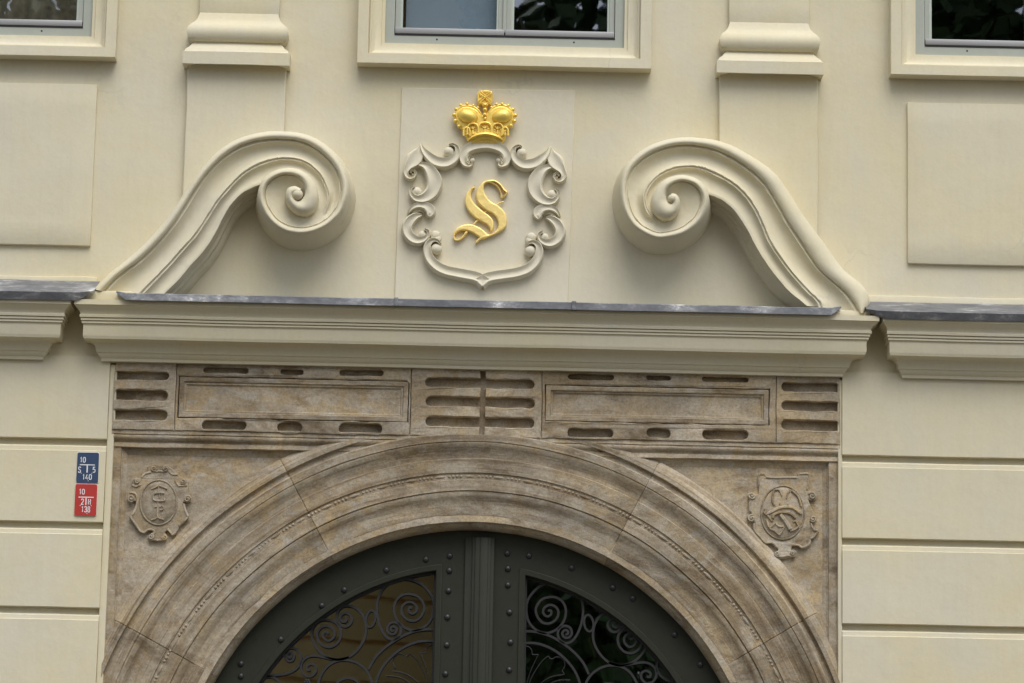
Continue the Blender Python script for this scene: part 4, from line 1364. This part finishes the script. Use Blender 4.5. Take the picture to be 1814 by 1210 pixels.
# raised lips round the cushions
for L in ([(300, 780), (225, 680), (205, 560), (270, 450), (390, 410), (520, 430), (620, 490), (680, 580), (690, 720)], [(1190, 800), (1275, 690), (1300, 580), (1240, 460), (1110, 400), (980, 420), (880, 480), (835, 590), (830, 700)]):
    mb = MB(); mb.tube([C3(x, y, .050) for x, y in catmull(L, 5)], 0.0065, seg=8); mb.build('arch_band', G, CR, smooth=80)
pearls = [(250, 812, 36), (180, 705, 40), (160, 592, 44), (200, 482, 40), (292, 405, 38), (412, 380, 40), (530, 408, 34), (622, 452, 30), (885, 445, 30), (985, 388, 38), (1095, 382, 40), (1215, 410, 38), (1305, 485, 38), (1352, 600, 40), (1335, 712, 40), (1265, 805, 44), (1180, 885, 42), (345, 860, 30),
          (762, 488, 44), (756, 588, 42), (765, 662, 32), (762, 400, 62)]
pb = MB(); pb.ball((0, 0, 0), 1.0, seg=14, rings=10)
p0 = pb.build('pearl', G, CR, smooth=80)
for i, (x, y, r) in enumerate(pearls):
    o = p0 if i == 0 else p0.copy()
    if i:
        COL.objects.link(o); o.parent = CR
    mid = i >= 18
    o.location = C3(x, y, .066 if mid else .048)
    o.scale = (r * u, r * u * 1.1, r * u * (0.62 if i == 21 else 1))
mb = MB(); mb.tube([C3(x, y, .050) for x, y in ((762, 380), (760, 480), (758, 600), (765, 740))], [.014, .008, .007, .006], seg=10); mb.build('stem', G, CR, smooth=80)
# square cross
shape('cross', [(640, 130), (660, 112), (860, 112), (905, 150), (915, 240), (900, 340), (880, 400), (830, 392), (760, 370), (690, 385), (640, 400), (620, 340), (605, 250), (612, 160)], 0.02, 0.047, G, CR, OC, SC, bevel=0.006, n=2)
mb = MB()
for L in ([(650, 140), (760, 232)], [(880, 145), (760, 232)], [(630, 345), (760, 232)], [(890, 345), (760, 232)]):
    # a pair of ridges either side of each diagonal
    for s in (-1, 1):
        dx, dy = L[1][0] - L[0][0], L[1][1] - L[0][1]
        ll = hypot(dx, dy)
        ox, oy = -dy / ll * 23 * s, dx / ll * 23 * s
        mb.tube([C3(L[0][0] + ox, L[0][1] + oy, .057), C3(L[1][0] + ox * .7, L[1][1] + oy * .7, .057)], 0.0030, seg=6)
for L in ([(690, 135), (845, 135)], [(628, 180), (628, 320)], [(895, 180), (895, 320)], [(690, 360), (830, 360)]):
    mb.tube([C3(x, y, .057) for x, y in L], 0.0035, seg=6)
mb.ball(C3(760, 232, .055), .006, seg=10, rings=8)
mb.build('cross_ribs', G, CR, smooth=60)
# ring of arches above the band: little scalloped leaves
fb = MB()
for x, y, w, h in ((525, 850, 105, 95), (760, 835, 125, 100), (1005, 850, 105, 95), (405, 905, 60, 70), (1150, 905, 60, 70)):
    P = [(x - w, y + h * 1.3), (x - w * 1.02, y + h * .2), (x - w * .8, y - h * .6), (x - w * .3, y - h * .95), (x + w * .3, y - h * .95), (x + w * .8, y - h * .6), (x + w * 1.02, y + h * .2), (x + w, y + h * 1.3)]
    fb.tube([C3(a_, b_, .066) for a_, b_ in catmull(P, 4)], 0.0058, seg=8)
    for i in range(9):
        fb.ball(C3(x + random.uniform(-.65, .65) * w, y + random.uniform(-.3, 1.2) * h, .055), random.uniform(.004, .0075), seg=7, rings=5)
    fb.tube([C3(x - w * .5, y - h * .2, .06), C3(x, y + h * .2, .066), C3(x + w * .5, y - h * .25, .06)], .004, seg=6)
    fb.tube([C3(x, y - h * .3, .062), C3(x, y + h * 1.2, .066)], .004, seg=6)
fb.build('leaf_crest', G, CR, smooth=60)
rows = []
for i in range(25):
    t = -1 + 2 * i / 24
    x = 770 + 345 * t
    yb = 1080 - 125 * (1 - t * t) ** 1.0
    dp = 0.040 + 0.036 * sqrt(max(0, 1 - (t * .97) ** 2))
    row = []
    for dy, dd in ((-30, -.012), (-34, .0), (-20, .006), (0, .008), (18, .005), (26, -.004), (40, -.010), (75, -.012), (105, -.014), (112, -.03)):
        row.append(C3(x * 1.0 - (dy > 30) * t * 14, yb + dy, dp + dd))
    rows.append(row)
mb = MB(); mb.grid(rows); mb.cap(rows[0]); mb.cap(rows[-1]); mb.build('head_band', G, CR, smooth=50)
rows = []
for i in range(25):
    t = -1 + 2 * i / 24
    row = []
    for k in range(6):
        v = k / 5
        x = 768 + (325 + 95 * (1 - v)) * t
        y = (850 + 185 * v) - 100 * (1 - t * t) * v - 15 * (1 - v)
        row.append(C3(x, y, 0.034 + 0.026 * sqrt(max(0, 1 - (t * .96) ** 2))))
    rows.append(row)
mb = MB(); mb.grid(rows); mb.build('basket', G, CR, smooth=60)


# ------------------------------------------------------------------ utility plates
GLY = {
    '1': [[(.30, .78), (.58, 1.0), (.58, 0)]],
    '0': [[(.5, 1), (.22, .94), (.08, .75), (.08, .25), (.22, .06), (.5, 0), (.78, .06), (.92, .25), (.92, .75), (.78, .94), (.5, 1)]],
    '2': [[(.10, .76), (.20, .95), (.5, 1), (.80, .95), (.90, .76), (.82, .56), (.08, 0), (.94, 0)]],
    '3': [[(.10, .82), (.25, .97), (.5, 1), (.80, .93), (.86, .75), (.75, .57), (.45, .53), (.78, .49), (.92, .28), (.80, .06), (.5, 0), (.22, .03), (.08, .2)]],
    '4': [[(.70, 0), (.70, .40)], [(.52, 1), (.06, .24), (.96, .24)]],
    '5': [[(.88, 1), (.20, 1), (.14, .56), (.5, .63), (.82, .54), (.92, .32), (.80, .07), (.48, 0), (.10, .08)]],
    '8': [[(.5, .53), (.18, .62), (.14, .80), (.28, .97), (.5, 1), (.72, .97), (.86, .80), (.82, .62), (.5, .53), (.16, .42), (.08, .22), (.24, .03), (.5, 0), (.76, .03), (.92, .22), (.84, .42), (.5, .53)]],
    'S': [[(.90, .82), (.75, .97), (.5, 1), (.20, .95), (.10, .76), (.24, .57), (.78, .42), (.92, .23), (.80, .05), (.5, 0), (.22, .03), (.06, .19)]],
    'H': [[(.10, 1), (.10, 0)], [(.90, 1), (.90, 0)], [(.10, .5), (.90, .5)]]}


def lettering(txt, x0, x1, z0, z1, d, par):
    """each character its own flat white shape"""
    n = len(txt)
    cell = (x1 - x0) / n
    wd = 0.0042
    for i, ch in enumerate(txt):
        mb = MB()
        for L in GLY[ch]:
            P = [(x0 + (i + .08) * cell + p[0] * cell * .80, z0 + p[1] * (z1 - z0)) for p in L]
            rows = []
            for k, p in enumerate(P):
                def nrm(a, b):
                    dx, dz = b[0] - a[0], b[1] - a[1]
                    q = hypot(dx, dz) or 1
                    return (-dz / q, dx / q)
                na = nrm(P[max(k - 1, 0)], P[max(k, 1)])
                nb_ = nrm(P[min(k, len(P) - 2)], P[min(k + 1, len(P) - 1)])
                mx_, mz_ = na[0] + nb_[0], na[1] + nb_[1]
                q = (mx_ * mx_ + mz_ * mz_) ** .5 or 1
                mx_, mz_ = mx_ / q, mz_ / q
                kk = wd / 2 / max(mx_ * na[0] + mz_ * na[1], .5)
                rows.append([(p[0] + mx_ * kk, -d, p[1] + mz_ * kk), (p[0] - mx_ * kk, -d, p[1] - mz_ * kk)])
            mb.grid(rows)
        # faces must look to the street
        o = mb.build('lettering', M['white'], par, smooth=0)
        o.parent = par
        yield o


def plate(x0, x1, z0, z1, mat, label, items, lines, dots):
    T = empty('utility_sign', ((x0 + x1) / 2, -DB, z0))
    tag(T, label, 'sign', 'enamel utility plates')
    ox, oz = T.location.x, T.location.z
    def loc(o):
        for v in o.data.vertices:
            v.co.x -= ox; v.co.y += DB; v.co.z -= oz
        return o
    r = 0.010
    P = []
    for cx, cz, a0 in ((x1 - r, z1 - r, 0), (x0 + r, z1 - r, 90), (x0 + r, z0 + r, 180), (x1 - r, z0 + r, 270)):
        P += [(cx + r * cos(radians(a0 + 22.5 * i)), cz + r * sin(radians(a0 + 22.5 * i))) for i in range(5)]
    loc(fill2d('white_edge', [P], DB - .003, DB + .005, M['white'], T, bevel=0.001))
    cx, cz = (x0 + x1) / 2, (z0 + z1) / 2
    P2 = [(cx + (x - cx) * 0.975 + random.uniform(-.0006, .0006), cz + (z - cz) * 0.985 + random.uniform(-.0006, .0006)) for x, z in P]
    loc(fill2d('enamel_face', [P2], DB + .004, DB + .0075, mat, T, bevel=0.001))
    W_, H_ = x1 - x0, z1 - z0
    df = DB + .0086
    for t, u0, u1, v0, v1 in items:
        for o_ in lettering(t, x0 + u0 * W_, x0 + u1 * W_, z1 - v1 * H_, z1 - v0 * H_, df, T):
            loc(o_)
    mb = MB()
    for u0, u1, v0, v1 in lines:
        mb.box(x0 + u0 * W_, x0 + u1 * W_, z1 - v1 * H_, z1 - v0 * H_, df - .0015, df)
    for u_, v_ in dots:
        mb.box(x0 + (u_ - .018) * W_, x0 + (u_ + .018) * W_, z1 - (v_ + .01) * H_, z1 - (v_ - .01) * H_, df - .0015, df)
    loc(mb.build('printed_lines', M['white'], T, smooth=0))
    return T


bx0, bz1 = at(137.2, 801, DB); bx1 = at(176.5, 802, DB)[0]
bz0 = at(136, 856.5, DB)[1]
rz0 = at(134, 914, DB)[1]
plate(bx0, bx1, bz0 + .0015, bz1, M['blue'], 'blue enamel plate reading 10, S 5, 140 mounted above the red one', [('10', .12, .41, .17, .33), ('S', .07, .22, .48, .66), ('5', .72, .87, .48, .65), ('140', .26, .72, .72, .88)], [(.14, .82, .395, .425), (.455, .51, .42, .66)], [(.22, .68), (.70, .68), (.55, .925)])
plate(bx0 - .002, bx1 - .002, rz0, bz0 - .0015, M['red'], 'red enamel plate reading 10, 2 H, 138 mounted under the blue one', [('10', .16, .45, .17, .33), ('2', .28, .43, .475, .645), ('H', .60, .74, .475, .645), ('138', .30, .73, .71, .88)], [(.17, .85, .405, .435), (.485, .535, .43, .66)], [(.26, .68), (.75, .68), (.58, .925)])

# ------------------------------------------------------------------ across the street (seen mirrored in the glass)
OH = empty('opposite_house', (-7.0, -27.0, 0), radians(-24))
tag(OH, 'ochre banded house across the street, seen mirrored in the left gate pane', 'house')
mb = MB(); mb.add([(-9, 0, 0), (8.6, 0, 0), (8.6, -10, 0), (-9, -10, 0), (-9, 0, 11.2), (8.6, 0, 11.2), (8.6, -10, 11.2), (-9, -10, 11.2)], [(0, 1, 2, 3), (4, 5, 6, 7), (0, 1, 5, 4), (1, 2, 6, 5), (2, 3, 7, 6), (3, 0, 4, 7)])
mb.build('wall', M['house'], OH, smooth=0)
for i in range(12):
    mb = MB()
    z0 = 0.3 + i * 0.62
    mb.add([(x, y, z) for z in (z0, z0 + .55) for x, y in ((-9.06, 0.0), (8.66, 0.0), (8.66, .12), (-9.06, .12))], [(0, 1, 2, 3), (4, 5, 6, 7), (0, 1, 5, 4), (1, 2, 6, 5), (2, 3, 7, 6), (3, 0, 4, 7)])
    mb.build('plaster_band', M['house'], OH, smooth=0)
mb = MB()
mb.add([(x, y, z) for z in (7.8, 8.3) for x, y in ((-9.2, 0.0), (8.8, 0.0), (8.8, .35), (-9.2, .35))], [(0, 1, 2, 3), (4, 5, 6, 7), (0, 1, 5, 4), (1, 2, 6, 5), (2, 3, 7, 6), (3, 0, 4, 7)])
mb.build('cornice', M['house'], OH, smooth=0)
mb = MB(); mb.add([(-9.4, .4, 11.2), (9, .4, 11.2), (9, -10.4, 11.2), (-9.4, -10.4, 11.2), (-9.4, -5, 13.5), (9, -5, 13.5)], [(0, 1, 5, 4), (2, 3, 4, 5), (0, 4, 3), (1, 2, 5), (0, 3, 2, 1)])
mb.build('roof', M['roof'], OH, smooth=0)
for x in (-6, -3, 0, 3):
    for z in (1.2, 8.8):
        mb = MB()
        mb.add([(x + a, y, z + c) for c in (0, 1.5 if z > 8 else 2.0) for a, y in ((-.5, .0), (.5, .0), (.5, .135), (-.5, .135))], [(0, 1, 2, 3), (4, 5, 6, 7), (0, 1, 5, 4), (1, 2, 6, 5), (2, 3, 7, 6), (3, 0, 4, 7)])
        mb.build('window', M['iron'], OH, smooth=0)


def tree(x, y, h, rad, n, label, cz):
    T = empty('street_tree', (x, y, 0))
    tag(T, label, 'tree', 'trees across the street')
    mb = MB()
    mb.tube([(0, 0, 0), (.1, .1, h * .3), (-.1, 0, h * .55), (0.1, 0, h * .85)], [.28, .2, .14, .05], seg=8)
    for i in range(14):
        a = i * 2.4
        z = h * (.3 + .045 * i)
        mb.tube([(0, 0, z), (cos(a) * rad * .5, sin(a) * rad * .5, z + rad * .35), (cos(a) * rad * .85, sin(a) * rad * .85, z + rad * .6)], [.08, .05, .02], seg=5)
    mb.build('trunk', M['bark'], T)
    vs, fs = [], []
    rnd = random.Random(int(x * 10) + 5)
    for i in range(n):
        while True:
            p = Vector((rnd.uniform(-1, 1), rnd.uniform(-1, 1), rnd.uniform(-1, 1)))
            if p.length < 1 and noise.noise(p * 2.6 + Vector((x, y, 0))) > -0.12: break
        p = Vector((p.x * rad, p.y * rad, cz + p.z * (h - cz)))
        s = rnd.uniform(.13, .27)
        a = Vector((rnd.uniform(-1, 1), rnd.uniform(-1, 1), rnd.uniform(-1, 1))).normalized() * s
        c = a.cross(Vector((rnd.uniform(-1, 1), rnd.uniform(-1, 1), rnd.uniform(-1, 1)))).normalized() * s * .6
        k = len(vs)
        vs += [p - a, p + c, p + a, p - c]
        fs.append((k, k + 1, k + 2, k + 3))
    me = bpy.data.meshes.new('crown')
    me.from_pydata([tuple(v) for v in vs], [], fs)
    tag(finish('crown', me, M['leaf'], T, 0), kind='stuff')


tree(4.2, -25, 20, 4.9, 34000, 'tall green tree across the street, mirrored in the right window', 10.5)
tree(3.2, -29, 13, 3.6, 16000, 'lower green tree across the street, mirrored in the right gate pane', 6.5)
tree(-7.5, -21, 17, 3.2, 5000, 'thin tree across the street, mirrored in the left window', 11.5)
